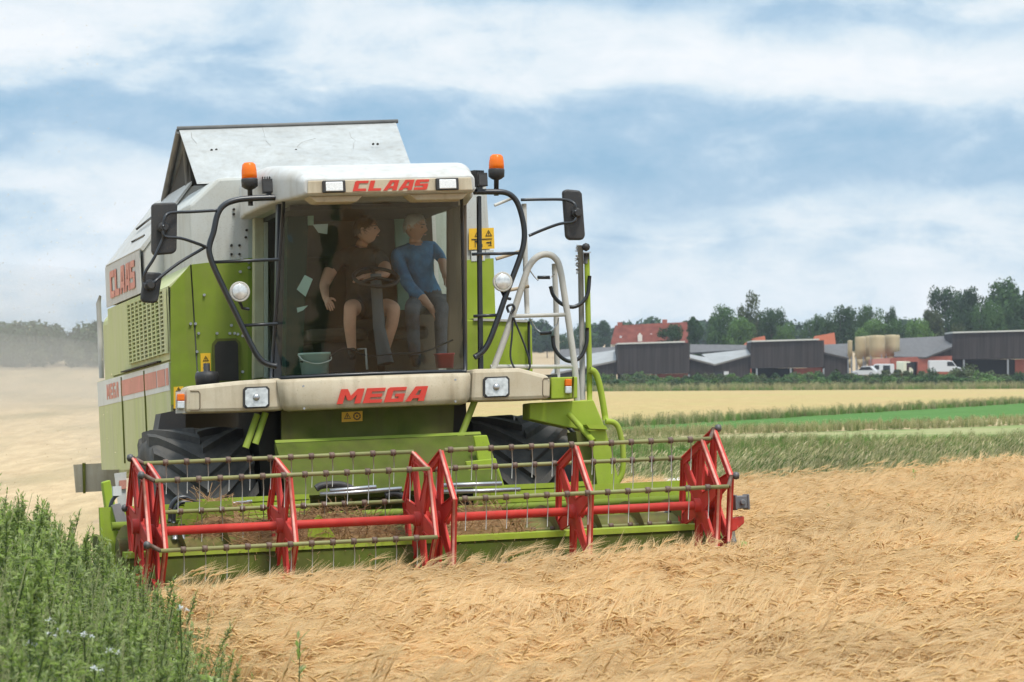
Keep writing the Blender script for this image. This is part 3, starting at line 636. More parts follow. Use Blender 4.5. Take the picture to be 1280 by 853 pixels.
# far wooded ridge, one mass
def wood(name, x0, x1, d0, d1, h0, h1, n, m, label, sz):
    rnd = random.Random(len(name)); mb = MB(); blobs = []
    for i in range(int(n / 260)):
        x = rnd.uniform(x0, x1); y = rnd.uniform(d0, d1); h = rnd.uniform(h0, h1); r = rnd.uniform(.28, .5) * h; g = gz(x, y)
        for _ in range(260):
            dv = Vector((rnd.gauss(0, 1), rnd.gauss(0, 1), rnd.gauss(0, 1))).normalized() * rnd.uniform(.7, 1.05)
            p = Vector((x + dv.x * r, y + dv.y * r, g + h * .5 + dv.z * h * .5 + .2)); nn = (dv + Vector((rnd.gauss(0, .5), rnd.gauss(0, .5), rnd.gauss(0, .5)))).normalized()
            u = nn.orthogonal().normalized(); v = nn.cross(u); s = sz * rnd.uniform(.6, 1.3); mb.add([p - u * s, p + v * s * .7, p + u * s, p - v * s * .7], [(0, 1, 2, 3)])
    return tag(mb.build(name, m), label, 'woodland', kind='stuff')
wood('far_wood', -120, -12, 345, 375, 3.4, 4.7, 120000, TM['dark'], 'dark wood along the far edge of the stubble field, dimmed by dust', .24)
wood('wood_edge_bushes', -74, -38, 334, 338, 1.3, 2.6, 9000, TM['olive'], 'pale bushes at the foot of the dusty wood', .16)
wood('far_ridge', -60, 260, 900, 960, 5, 9, 84000, TM['dark'], 'distant wooded ridge behind the farm', .75)

# ------------------------------------------------------------------ the farm
TIMB = None
def timbermat():
    m = mat('dark_timber_boards', (.042, .035, .033), .9, spec=.12, var=.35, vscale=1, stretch=(3.5, 3.5, .12), bump=.2, bscale=1); return m
TIMB = timbermat()
BRICK = mat('red_brick', (.30, .085, .055), .85, var=.15, vscale=1.5, bump=.1)
BRICK2 = mat('pale_red_brick', (.44, .19, .15), .85, var=.08)
TILE = mat('red_roof_tiles', (.155, .048, .034), .9, spec=.1, var=.25, vscale=1.2, stretch=(1, 1, .3), bump=.3, bscale=3)
TILEO = mat('orange_roof_tiles', (.29, .085, .042), .9, spec=.1, var=.1)
WALLW = mat('whitewashed_wall', (.62, .58, .52), .85, var=.08)
SHEETG = mat('grey_sheet_roof', (.125, .12, .118), .85, spec=.1, var=.1, vscale=.5, stretch=(4, 1, 1))
SHEETL = mat('pale_sheet_roof', (.30, .30, .295), .8, spec=.1, var=.1, vscale=.8)
TRIM = mat('pale_ridge_trim', (.55, .55, .50), .6)
SILO = mat('tan_silo_plastic', (.42, .33, .19), .6, var=.08, vscale=.8, stretch=(1, 1, .2))
SILOL = mat('galvanised_legs', (.32, .34, .36), .4, .5)
WINDK = mat('dark_window', (.02, .022, .025), .15)
VWHITE = mat('white_van_paint', (.55, .56, .57), .35); VCREAM = mat('cream_van_paint', (.62, .64, .50), .4)
def wp(pts, d): return [W(px, py, d) for px, py in pts]
def wprism(name, pts, d, dep, m, par, mb=None):
    q = (mb or MB()).prism([p - par.location for p in wp(pts, d)], (0, dep, 0))
    return q.build(name, m, par) if mb is None else q
def barn(label, px0, px1, top, mid, base, d, wing=None, posts=(), brick=None, trim=True, dark=None, roof_m=SHEETG):
    rt = empty('barn', GP((px0 + px1) / 2, d)); g = rt.location
    tilt = -2.5
    wprism('timber_front', [(px0, top + 2), (px1, top + 2 + tilt), (px1, mid + tilt * .5), (px0, mid)], d, 9, TIMB, rt)
    if trim: wprism('ridge_trim', [(px0 + 1, top), (px1 - 6, top + tilt), (px1 - 6, top + 1.7 + tilt), (px0 + 1, top + 1.7)], d - .3, 9.4, TRIM, rt)
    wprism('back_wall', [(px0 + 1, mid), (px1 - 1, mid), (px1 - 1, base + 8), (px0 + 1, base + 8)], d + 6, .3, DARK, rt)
    if brick: wprism('brick_wall', [(brick[0], mid + .2), (brick[1], mid - .8), (brick[1], base + 6), (brick[0], base + 6)], d + 1.2, .3, BRICK, rt)
    for p in posts: wprism('post', [(p - 1, mid + .3), (p + 1, mid + .1), (p + 1, base + 8), (p - 1, base + 8)], d + .1, .25, SILOL, rt)
    return tag(rt, label, 'barn', 'dark timber barns of the farm')
b1 = barn('dark timber barn left of the others, below the red roofed house', 771, 862, 429, 468, 479, 500, posts=(778, 820, 861), brick=(803, 860))
wprism('wing_wall', [(692, 469), (770.5, 452), (770.5, 484), (692, 484)], 501, 8, TIMB, b1)
mb = MB(); mb.prism([q - b1.location for q in [W(688, 467.5, 500.5), W(770, 450.5, 500.5), W(770, 437.5, 511), W(700, 448, 511)]], (0, .1, -.28)); mb.build('wing_roof', SHEETL, b1)
mb = MB(); mb.prism([q - b1.location for q in [W(694, 449, 511.2), W(771, 438, 511.2), W(771, 433.5, 516), W(700, 437, 516)]], (0, .1, -.28)); mb.build('upper_roof', SHEETG, b1)
wprism('white_gate', [(739, 475), (768, 474), (768, 484), (739, 485)], 498, .2, VWHITE, b1)
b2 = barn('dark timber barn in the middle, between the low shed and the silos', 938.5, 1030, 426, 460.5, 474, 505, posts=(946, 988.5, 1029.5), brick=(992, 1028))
wprism('wing_wall', [(863, 449), (893, 457), (938, 445), (938, 484), (863, 484)], 506, 8, TIMB, b2)
mb = MB(); mb.prism([q - b2.location for q in [W(862.5, 447.5, 505.5), W(893, 455.2, 505.5), W(893, 449, 510), W(862.5, 443, 510)]], (0, .1, -.25)); mb.build('valley_roof', SHEETL, b2)
mb = MB(); mb.prism([q - b2.location for q in [W(893, 455.5, 505.5), W(938.3, 443.2, 505.5), W(938.3, 436.5, 512), W(877, 443, 512)]], (0, .1, -.25)); mb.build('wing_roof', SHEETL, b2)
mb = MB(); mb.prism([q - b2.location for q in [W(862.5, 441, 512.2), W(938.3, 436.8, 512.2), W(938.3, 431.5, 517), W(862.5, 430.5, 517)]], (0, .1, -.25)); mb.build('upper_roof', SHEETG, b2)
wprism('doorway', [(893, 465), (904, 465), (904, 479), (893, 479)], 505.85, .1, WINDK, b2)
wprism('white_door', [(905, 464.5), (911, 464.5), (911, 478), (905, 478)], 505.8, .15, VWHITE, b2)
wprism('right_wing_wall', [(1030.3, 441), (1060, 448), (1060, 478), (1030.3, 478)], 506, 7, TIMB, b2)
mb = MB(); mb.prism([q - b2.location for q in [W(1030.3, 440.5, 505.6), W(1061, 447.6, 505.6), W(1061, 429.5, 514), W(1030.3, 431, 514)]], (0, .1, -.25)); mb.build('right_wing_roof', SHEETG, b2)
b3 = barn('dark timber barn at the right edge behind the vans', 1190, 1292, 415, 449.5, 470, 500, posts=(1205, 1260), brick=(1269, 1290))
# brick shed with grey roof
rt = empty('brick_shed', GP(1140, 497)); rt2 = rt
wprism('brick_wall', [(1091, 449), (1113.5, 447.5), (1113.5, 476), (1091, 476)], 497.2, 6, BRICK2, rt)
mb = MB()
mb.prism([q - rt.location for q in wp([(1113.6, 447.5), (1128, 446.9), (1128, 476), (1113.6, 476)], 497)], (0, 6, 0))
mb.prism([q - rt.location for q in wp([(1128, 446.9), (1147, 446.2), (1147, 452.5), (1128, 452.5)], 497)], (0, 6, 0))
mb.prism([q - rt.location for q in wp([(1147, 446.2), (1190, 445), (1190, 476), (1147, 476)], 497)], (0, 6, 0))
mb.build('front_wall', BRICK, rt)
wprism('door_opening', [(1127.5, 452), (1147.5, 452), (1147.5, 476), (1127.5, 476)], 499, .2, WINDK, rt)
wprism('window', [(1162, 453), (1171, 452.5), (1171, 457), (1162, 457)], 496.9, .08, WINDK, rt)
wprism('gable', [(1158, 447), (1190, 434.5), (1190, 446)], 497.2, 5, TIMB, rt)
mb = MB(); mb.prism([q - rt.location for q in [W(1118, 446, 498), W(1157.5, 446.6, 496.6), W(1190, 433.6, 496.6), W(1190, 419.8, 510), W(1116, 423.5, 510)]], (0, .1, -.25)); mb.build('roof', SHEETG, rt)
tag(rt, 'low red brick shed with a long grey roof behind the parked vans', 'shed')
# silos
sil = [(1062.5, 6, 426, 449, 506, 0), (1075.5, 13.5, 421.5, 449, 503, 1), (1086, 13, 420.5, 446, 506, 2), (1081.5, 13, 421, 446.5, 509, 3), (1096.5, 19.5, 419.5, 446.5, 500, 4), (1115.5, 18.5, 419, 445.5, 502, 5)]
SL = ['narrow pale feed silo at the far left end of the row, partly hidden', 'tan feed silo at the left front of the silo row', 'tan feed silo between the left front silo and the broad ones', 'tan feed silo standing furthest back in the row', 'broad tan feed silo over the pale brick wall, left of the last one', 'broad tan feed silo at the right end of the row by the grey roof']
for px, wpx, tp, bt, d, k in sil:
    p = GP(px, d); rt = empty('feed_silo', p); r = wpx / 2 / F_PX * d; zt = W(px, tp, d).z - p.z; zb = W(px, bt, d).z - p.z
    MB().lathe([(.02, zt + .06), (r * .97, zt), (r, zt - .04), (r * 1.01, zt - .5), (r * 1.0, (zt + zb) / 2), (r * 1.01, zb), (r * .98, zb)][::-1], (0, 0, 0), n=24).build('barrel', SILO, rt)
    MB().lathe([(.12, zb - 1.35), (r * .97, zb - .02)], (0, 0, 0), n=24).build('hopper', SILO, rt)
    for q in range(4):
        a = q * math.pi / 2 + .5; MB().box((r * .96 * math.cos(a), r * .96 * math.sin(a), (zb + .35) / 2), (.16, .16, zb + .35)).build('leg', SILOL, rt)
    tag(rt, SL[k], 'silo', 'feed silos beside the brick shed')
# farmhouse and the orange roof
def house(label, name, x0, x1, eave, ridge, base, d, roofm, wallm, chim=(), sky=(), dep=8, hip=6):
    rt = empty(name, GP((x0 + x1) / 2, d)); g = rt.location
    wprism('wall', [(x0 + 2, eave), (x1 - 2, eave - 1.5), (x1 - 2, base), (x0 + 2, base)], d, dep, wallm, rt)
    A, B_, C_, D_ = W(x0, eave + .6, d - .5), W(x1, eave - 1, d - .5), W(x1 - 2, ridge - 4.5, d + dep / 2), W(x0 + hip, ridge, d + dep / 2)
    E_, F_ = W(x0, eave + .6, d + dep + .5), W(x1, eave - 1, d + dep + .5)
    mb = MB(); q = [p - g for p in (A, B_, C_, D_, E_, F_)]
    mb.add(q, [(0, 1, 2, 3), (5, 4, 3, 2), (4, 0, 3), (1, 5, 2), (0, 4, 5, 1)]); mb.build('roof', roofm, rt)
    for (px, t, b) in chim: wprism('chimney', [(px - 3, t), (px + 3, t), (px + 3, b), (px - 3, b)], d + dep / 2 - .4, .8, BRICK, rt)
    for (px, py) in sky:
        k = (eave - py) / (eave - ridge); p = W(px, py, d - .5 + k * (dep / 2 + .5)) - g; MB().box(p + Vector((0, -.06, .05)), (.32, .2, .36)).build('skylight', VWHITE, rt)
    return tag(rt, label, 'house'), rt
_, hs = house('white walled farmhouse with a long red tiled roof and two chimneys', 'farmhouse', 763, 864, 430, 407, 450, 540, TILE, WALLW, ((775, 403, 410), (831, 399.5, 407)), ((776, 422), (814, 419)))
p = W(800, 422, 540.0) - hs.location; MB().prism([p + Vector(q) for q in ((-.35, 0, -.8), (.35, 0, -.8), (.35, 0, .3), (0, 0, .75), (-.35, 0, .3))], (0, 2.6, 0)).build('dormer', WALLW, hs)
house('orange tiled house roof showing between the middle barn and the dark trees', 'house', 1012, 1045, 433, 420.5, 470, 545, TILEO, BRICK)
house('small orange tiled roof showing over the left end of the middle barn', 'house', 928, 958, 433, 424.5, 470, 548, TILEO, BRICK)
# vans
def van(label, px, base, L, H, d, rz, m, opendoor, cat='van', name='parked_van', car=False, side=-1):
    p = W(px, base, d); rt = empty(name, p, rz); wd = L * .36
    if car: prof = [(-.5, .16), (.5, .16), (.5, .42), (.46, .52), (.25, .56), (.08, .95), (-.3, 1), (-.47, .62), (-.5, .5)]
    else: prof = [(-.5, .12), (.5, .12), (.5, .42), (.34, .52), (.22, .94), (.12, 1), (-.48, 1), (-.5, .95)]
    MB().prism([Vector((a * L, -wd / 2, b * H)) for a, b in prof], (0, wd, 0)).build('body', m, rt, bevel=.06)
    MB().prism([Vector((a * L, -wd / 2 - .015, b * H)) for a, b in (((.06, .6), (.22, .6), (.09, .9), (-.26, .93), (-.4, .62)) if car else ((.05, .56), (.30, .56), (.2, .9), (.05, .9)))], (0, wd + .03, 0)).build('side_window', WINDK, rt)
    if not car: MB().add([Vector(((.345 * L), -wd * .42, .54 * H)), Vector((.345 * L, wd * .42, .54 * H)), Vector((.235 * L, wd * .4, .93 * H)), Vector((.235 * L, -wd * .4, .93 * H))], [(0, 1, 2, 3)]).build('windscreen', WINDK, rt)
    for a in (-.32, .32):
        for s in (-1, 1):
            t = MB().lathe([(.2, -.1), (.30, -.1), (.33, -.05), (.33, .05), (.30, .1), (.2, .1)], (a * L, s * wd * .44, .32), 'Y', 18).build('wheel', RUBBER, rt); MB().lathe([(.05, -.11), (.2, -.105), (.2, .105), (.05, .11)], (a * L, s * wd * .44, .32), 'Y', 14).build('hub', SILOL, t)
    if opendoor: MB().box((opendoor * L, side * (wd / 2 + .02), .55 * H), (.26 * L, .02, .66 * H)).build('open_side', WINDK, rt)
    return tag(rt, label, cat)
van('small white car parked in front of the tan silos', 1081, 471, 3.6, 1.55, 491, R_(158), VWHITE, 0, 'car', 'parked_car', True)
van('white van with its side door open, parked before the pale brick wall', 1100, 471, 4.0, 1.85, 492, R_(180), VWHITE, -.22, side=1)
van('cream van with a dark open tail in front of the shed doorway', 1131, 469, 3.4, 2.0, 494, R_(60), VCREAM, -.1)
van('long white van at the right end of the brick shed', 1181, 467, 4.8, 1.9, 492, 0, VWHITE, 0)
# bushes before the farm
BL = ['low dark bush', 'spiky green bush', 'rounded mid green bush', 'broad pale bush']
rnd = random.Random(17); bi = 0
spots = [(752, 476, 30), (772, 473, 26), (790, 471, 30), (808, 476, 28), (826, 474, 24), (848, 474, 26), (874, 462, 22), (876, 474, 34), (905, 480, 34), (930, 470, 40), (955, 474, 34), (980, 471, 30), (1000, 474, 30), (1022, 468, 28), (1045, 458, 26), (1060, 466, 30), (1085, 474, 34), (1110, 474, 30), (1127, 468, 22), (1150, 470, 30), (1162, 458, 20), (1185, 466, 40), (1212, 452, 34), (1235, 462, 36), (1258, 470, 34), (1278, 464, 30)]
near = ['by the white gate left of the left barn', 'below the left corner of the left barn', 'below the left posts of the left barn', 'before the dark bay of the left barn', 'before the middle post of the left barn', 'before the brick bay of the left barn', 'tall beside the right corner of the left barn', 'at the foot of the low shed', 'before the white door of the low shed', 'below the left corner of the middle barn', 'before the left bay of the middle barn', 'before the middle post of the middle barn', 'before the brick bay of the middle barn', 'below the right corner of the middle barn', 'tall before the right wing of the middle barn', 'left of the small white car', 'in front of the small white car', 'in front of the van with the open door', 'below the cream van', 'right of the shed doorway', 'tall before the right half of the brick shed', 'before the long white van', 'tall at the left corner of the right barn', 'before the left bay of the right barn', 'before the right bay of the right barn', 'at the right edge below the right barn']
for i, (px, tp, wpx) in enumerate(spots):
    tn = ['dark', 'mid', 'olive', 'light', 'mid'][i % 5]; word = {'dark': 'dark green bush', 'mid': 'mid green bush', 'olive': 'dull olive bush', 'light': 'light green bush'}[tn]
    tree(px, tp - 3, wpx * 1.5, 492, 440 + rnd.uniform(-6, 10), 'bush', tn, word + ' ' + near[i], i % 2, 'bush', 'bushes in front of the farm', 'bush', 700, .11)
# tall dry growth at the foot of the bushes
items = []
for _ in range(2600):
    d = rnd.uniform(408, 436); x = rnd.uniform(.02 * d, .17 * d); items.append((G(x, d), (0, 0, rnd.uniform(0, 6)), rnd.uniform(.7, 1.3), rnd.randrange(0, 9)))
scatter('rough_grass', items, gr, 'rough tall grass along the far edge of the ripe field below the bushes', 'grass')
hb = [crown_mesh(300 + k, 'bush', TM[t], 420, .16) for k, t in enumerate(('dark', 'mid', 'olive', 'light', 'olive'))]
items = []
for _ in range(520):
    d = rnd.uniform(425, 486); x = rnd.uniform(.018 * d, .175 * d); items.append((G(x, d, -.1), (0, 0, rnd.uniform(0, 6)), rnd.uniform(1.0, 2.1), rnd.randrange(5)))
scatter('undergrowth', items, hb, 'low green scrub and brambles covering the slope below the barns', 'scrub')
# white sheet lying at the crop edge
mb = MB(); c0 = W(842, 600, 47.2); g0 = G(c0.x, c0.y, .45); vs = []
for j in range(9):
    for i in range(13):
        u, v = i / 12 - .5, j / 8 - .5; e = max(0, 1 - (2 * abs(u)) ** 3) * max(0, 1 - (2 * abs(v)) ** 3); vs.append(Vector((u * .5, v * .8, .10 * e + .05 * noise.noise(Vector((u * 6, v * 6, 1))))))
mb.add(vs, [(j * 13 + i, j * 13 + i + 1, (j + 1) * 13 + i + 1, (j + 1) * 13 + i) for j in range(8) for i in range(12)], True)
o = mb.build('plastic_sheet', mat('crumpled_white_plastic', (.75, .76, .74), .5), loc=g0); s = o.modifiers.new('solid', 'SOLIDIFY'); s.thickness = .03; tag(o, 'crumpled pale plastic sheet in the grass behind the right reel', 'sheet')
# loose dark weeds standing in the barley
for i, (px, py, d) in enumerate([(372, 815, 15.6), (1040, 640, 34), (1143, 595, 43), (1270, 675, 26)]):
    p = W(px, py, d); g = G(p.x, p.y); mb = MB(); rnd = random.Random(i + 200); h = (p - g).z + .06
    for k in range(22):
        a = rnd.uniform(0, 6.28); t = rnd.uniform(.55, 1); leaf(mb, Vector((0, 0, h * t)), Vector((math.cos(a), math.sin(a), 1.2)), rnd.uniform(.05, .10), .018, .1, 0, rnd)
    mb.tube([Vector((0, 0, 0)), Vector((.01, 0, h))], [.005, .002], 5, mi=1)
    o = mb.build('stray_weed', [WEEDM, WSTEM], loc=g); tag(o, ['stray green weed in the barley near the bottom, right of the weed verge', 'small stray weed in the middle of the right hand barley', 'stray weed highest up in the barley, near its far edge', 'stray weed in the barley at the right edge of the photo'][i], 'weed', 'stray weeds in the barley')
# ------------------------------------------------------------------ the combine harvester (all in machine coordinates: x right, y back, z up)
CB = empty('combine_harvester', mw=MAC)
tag(CB, 'large green combine harvester with red reels, white roof and glass cab cutting barley', 'combine harvester')
V = Vector
def Z(px, py, y): return F(px, py, y=y)
def zpoly(pts, y): return [F(px, py, y=y) for px, py in pts]
def xpoly(pts, x): return [F(px, py, x=x) for px, py in pts]
# hull: grain tank, rear body
XL = -1.52
mb = MB()
tankprof = [(-1.30, 1.92), (-1.30, 3.74), (-1.02, 3.98), (1.28, 4.02), (1.52, 3.86), (1.54, 1.92)]
mb.prism([V((x, .52, z)) for x, z in tankprof], (0, 3.7, 0)); tank = mb.build('grain_tank', GREYW, CB, bevel=.03)
mb = MB(); mb.prism([V((x, 2.1, z)) for x, z in [(XL + .03, 3.06), (XL + .03, 3.46), (-1.0, 4.06), (1.2, 4.06), (1.56, 3.7), (1.56, 3.06)]], (0, 2.35, 0)); mb.build('tank_side', WHITE, tank, bevel=.02)
mb = MB(); mb.prism([V((x, .62, z)) for x, z in [(XL + .02, 1.95), (XL + .02, 2.98), (-1.28, 3.2), (1.5, 3.2), (1.5, 1.95)]], (0, 3.75, 0)); body = mb.build('body', PALE, CB)
mb = MB(); mb.prism([V((x, 4.4, z)) for x, z in [(-1.3, 1.3), (-1.3, 3.0), (-.9, 3.4), (.9, 3.4), (1.3, 3.0), (1.3, 1.3)]], (0, 2.0, 0)); mb.build('straw_hood', PALE, CB, bevel=.05)
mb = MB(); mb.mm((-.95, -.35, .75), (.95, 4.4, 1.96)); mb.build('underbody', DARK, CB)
# sloping shoulder over the side panel
mb = MB(); mb.prism([V((XL, .52, 3.0)), V((-1.29, .52, 3.2)), V((-1.29, .52, 3.16)), V((XL + .03, .52, 2.97))], (0, 1.58, 0)); mb.build('shoulder_panel', PALE, body)
# front panels left and right of the cab
fl_ = zpoly([(213.5, 359), (238, 331), (318, 322), (333, 321), (333, 482), (214, 507)], .5)
op = [(265, 430), (270, 423.5), (295, 423), (300, 428), (301, 478), (266, 478)]
mb = MB(); mb.prism(fl_, (0, .03, 0)); fp = mb.build('front_panel', GREEN, CB)  # darker green than the right panel; the cab's shade is put into the paint
mb = MB(); mb.prism([p + V((0, -.012, 0)) for p in zpoly(op, .49)], (0, .01, 0)); mb.build('recess', DKGREEN, fp)
mb = MB(); mb.prism([p + V((0, -.016, 0)) for p in zpoly([(268, 432), (272, 427), (294, 426), (297, 430), (298, 476), (269, 476)], .49)], (0, .01, 0)); mb.build('recess_opening', DARK, fp)
mb = MB()
for (px, py) in [(238, 405), (311, 328), (302, 323), (311, 335), (300, 340), (296, 327), (289, 407), (297, 418), (248, 417), (246, 440), (303, 420), (303, 465), (247, 466), (287, 417), (255, 369), (302, 372), (244, 405), (271, 417), (293, 417)]:
    c = Z(px, py, .5); mb.lathe([(.013, -.02), (.013, .0)], c, 'Y', 8)
mb.build('bolt', STEEL, fp)
mb = MB(); a, b = Z(238.5, 331, .497), Z(247, 470, .497); mb.tube([a, b], .006, 5); mb.build('panel_seam', BLACK, fp)
mb = MB()
for (px, py) in [(292, 262), (292, 268), (308, 288), (307, 297), (299, 307), (289, 307), (289, 318), (299, 318)]: mb.lathe([(.012, -.02), (.012, .0)], Z(px, py, .52), 'Y', 8)
mb.build('bolt', DARK, tank)
fr_ = zpoly([(575, 326), (617, 323), (621, 445), (621, 490), (575, 490)], .5)
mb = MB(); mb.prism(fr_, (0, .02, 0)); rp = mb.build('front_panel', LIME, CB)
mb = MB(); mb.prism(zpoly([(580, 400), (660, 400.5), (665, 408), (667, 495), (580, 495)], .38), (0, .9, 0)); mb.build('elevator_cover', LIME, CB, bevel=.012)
mb = MB(); mb.prism(zpoly([(592, 398), (660, 400.2), (660, 403), (592, 401)], .36), (0, .3, 0)); mb.build('cover_lip', GREYP, rp)
# left side: upper white panel with the maker's name, grille, stripe, lower doors
def sidepl(name, pts, off, m, par, th=.012):
    mb = MB(); mb.prism([V((XL - off, y, z)) for y, z in pts], (-th, 0, 0)); return mb.build(name, m, par)
up = sidepl('name_panel', [(2.12, 3.04), (2.12, 3.45), (4.42, 3.45), (4.42, 3.04)], 0, WHITE, CB)
mb = MB(); lettering(mb, 'CLAAS', (XL - .018, 4.05, 3.11), (0, -1, 0), (0, 0, 1), .29, .27, .05, 0, (-.006, 0, 0)); mb.build('maker_name', REDF, up)
mb = MB(); mb.prism([V((XL - .005, 2.08, 3.47)), V((-1.0, 2.08, 4.10)), V((-1.0, 2.08, 4.07)), V((XL + .02, 2.08, 3.44))], (0, 2.36, 0)); mb.build('roof_flank', WHITE, tank)
mb = MB(); mb.tube([V((-1.27, 2.9, 3.80)), V((-1.27, 2.9, 3.83)), V((-1.3, 3.7, 3.78))], .012, 5); mb.tube([V((-1.4, 2.6, 3.63)), V((-1.4, 3.4, 3.63))], .01, 5); mb.build('tank_lid_rope', BLACKM, tank)
gpan = sidepl('side_panel', [(.56, 2.33), (.56, 2.99), (2.05, 3.02), (4.36, 3.02), (4.36, 2.33)], 0, PALE, CB)
mb = MB(); y0, y1, z0, z1 = .62, 2.86, 2.40, 2.97; ncol, nrow = 9, 15
mb.prism([V((XL - .0125, y0, z0)), V((XL - .0125, y0, z1)), V((XL - .0125, y1, z1)), V((XL - .0125, y1, z0))], (-.004, 0, 0), mi=1)
for i in range(ncol + 1): yy = sl_(y0, y1, i / ncol); mb.box((XL - .030, yy, (z0 + z1) / 2), (.026, .075, z1 - z0 + .02))
for j in range(nrow + 1): zz = sl_(z0, z1, j / nrow); mb.box((XL - .029, (y0 + y1) / 2, zz), (.023, y1 - y0, .0125))
mb.build('grille', [PALE, DARK], gpan)
mb = MB(); mb.box((XL - .03, 2.2, 2.335), (.05, 2.3, .012)); mb.build('shadow_gap', DARK, gpan)
lowp = sidepl('lower_door', [(.56, 1.85), (.56, 2.31), (1.9, 2.31), (5.25, 2.31), (5.2, 1.39), (2.7, 1.36), (1.4, 1.5), (1.0, 1.85)], .0, PALE, CB, .02)
sidepl('stripe', [(.57, 2.05), (.57, 2.305), (5.24, 2.305), (5.24, 2.05)], .021, WHITED, lowp, .003)
mb = MB()
for a, b in ((.60, .74), (.80, 1.24), (1.30, 2.0), (2.06, 3.56)): mb.prism([V((XL - .0255, y, z)) for y, z in ((a, 2.10), (a, 2.255), (b, 2.255), (b, 2.10))], (-.003, 0, 0))
mb.build('red_stripe', REDF, lowp)
mb = MB(); lettering(mb, 'MEGA', (XL - .0255, 4.55, 2.10), (0, -1, 0), (0, 0, 1), .16, .155, .045, 0, (-.003, 0, 0)); mb.build('model_name', REDF, lowp)
for yy in (2.02, 3.5): MB().box((XL - .027, yy, 1.86), (.014, .02, .86)).build('door_gap', DKGREEN, lowp)
MB().tube([V((XL - .01, 5.0, 2.34)), V((XL - .01, 5.0, 3.12)), V((XL + .01, 5.0, 3.2))], [.026, .026, .012], 8).build('side_rail', mat('weathered_galvanised', (.30, .29, .26), .7, var=.15), CB)
mb = MB(); mb.prism(zpoly([(92, 581), (150, 578), (150, 613), (95, 616)], 5.6), (0, .03, 0)); fl2 = mb.build('rear_flap', CANVAS, CB)
mb = MB(); mb.prism(zpoly([(103, 579), (107, 578.5), (107, 617), (104, 617)], 5.58), (0, .015, 0)); mb.build('flap_strap', DKGREEN, fl2)
mb = MB(); mb.prism(zpoly([(143, 592), (158, 590), (158, 650), (150, 650)], 1.0), (0, .02, 0)); q = mb.build('rear_marker_board', WHITED, CB)
mb = MB(); mb.prism(zpoly([(149, 601), (158, 600), (158, 611), (150, 612)], .98), (0, .015, 0)); mb.build('board_stripe', REDF, q)
# tank cover: two sheets meeting at a ridge
mb = MB()
a, b, c, d = Z(245, 227, 1.15), Z(511, 200, 1.15), Z(495, 155, 2.2), Z(224, 164, 2.2)
mb.prism([a + (a - d) * .05, b + (b - c) * .45, c, d], (0, .012, .02)); lid = mb.build('tank_cover', LIDM, CB)
e_, f_ = Z(205, 251, 3.7), V((1.05, 3.7, Z(205, 251, 3.7).z))
mb = MB(); mb.prism([d + V((0, .02, 0)), c + V((0, .02, 0)), f_, e_], (0, .015, .02)); mb.build('rear_sheet', LIDM, lid)
mb = MB(); mb.tube([d + V((-.02, 0, .025)), c + V((.02, 0, .025))], .02, 6); mb.tube([d, e_], .035, 6); mb.tube([d + V((.03, -.1, -.1)), V((d.x + .1, 2.4, 4.02))], .03, 6); mb.build('cover_edge', mat('dark_grey_frame', (.13, .125, .115), .6, var=.2), lid)
mb = MB(); mb.prism([V((d.x + .08, 2.1, 4.0)), V((d.x + .08, 2.2, d.z - .06)), V((d.x + .08, 3.5, 4.05)), V((d.x + .08, 3.5, 4.0))], (.02, 0, 0)); mb.build('inner_wall', DARK, lid)
nn = (b - a).cross(d - a).normalized(); nn = nn if nn.y < 0 else -nn
mb = MB()
for (px, py) in [(264.5, 189), (270.5, 188.5), (370, 189), (371.5, 193.5), (373, 197.5), (374, 201.5), (466.5, 181.5), (472, 181.5)]:
    k = (Vector((0, 0, 0))); ry = MACI.to_3x3() @ ray(px, py); t = (a - cpm).dot(nn) / ry.dot(nn); mb.lathe([(.012, -.006), (.012, .006)], cpm + ry * t + nn * .01, 'Y', 8)
mb.build('bolt', DARK, lid)
mb = MB(); rnd = random.Random(4)
for pth in ([(239, 167), (243, 180), (241, 187), (239, 200)], [(327, 164), (332, 176), (345, 189)], [(394, 173), (380, 178), (366, 190)], [(393, 186), (410, 197), (428, 203)], [(436, 167), (441, 177), (444, 187)]):
    pp = []
    for (px, py) in pth:
        ry = MACI.to_3x3() @ ray(px, py); t = (a - cpm).dot(nn) / ry.dot(nn); pp.append(cpm + ry * t + nn * .004)
    mb.tube(smoothpath([q + V((rnd.gauss(0, .02), 0, rnd.gauss(0, .012))) for q in smoothpath(pp, 2)], 2), .0014, 4)
mb.build('scratch', mat('dirt_scratches', (.24, .21, .17), .8), lid)

# cab
FL_Z, RF_Z = 2.06, 3.6
cab = MB().mm((-.84, -1.05, 1.98), (.86, .42, 2.05)).build('cab_floor', BLACK, CB)
mb = MB(); mb.mm((-.62, .34, 2.05), (.93, .40, 3.6)); mb.build('cab_rear_wall', CABIN, CB)
mb = MB(); mb.mm((-.66, -.95, 3.54), (.86, .40, 3.58)); mb.build('cab_ceiling', DARK, CB)
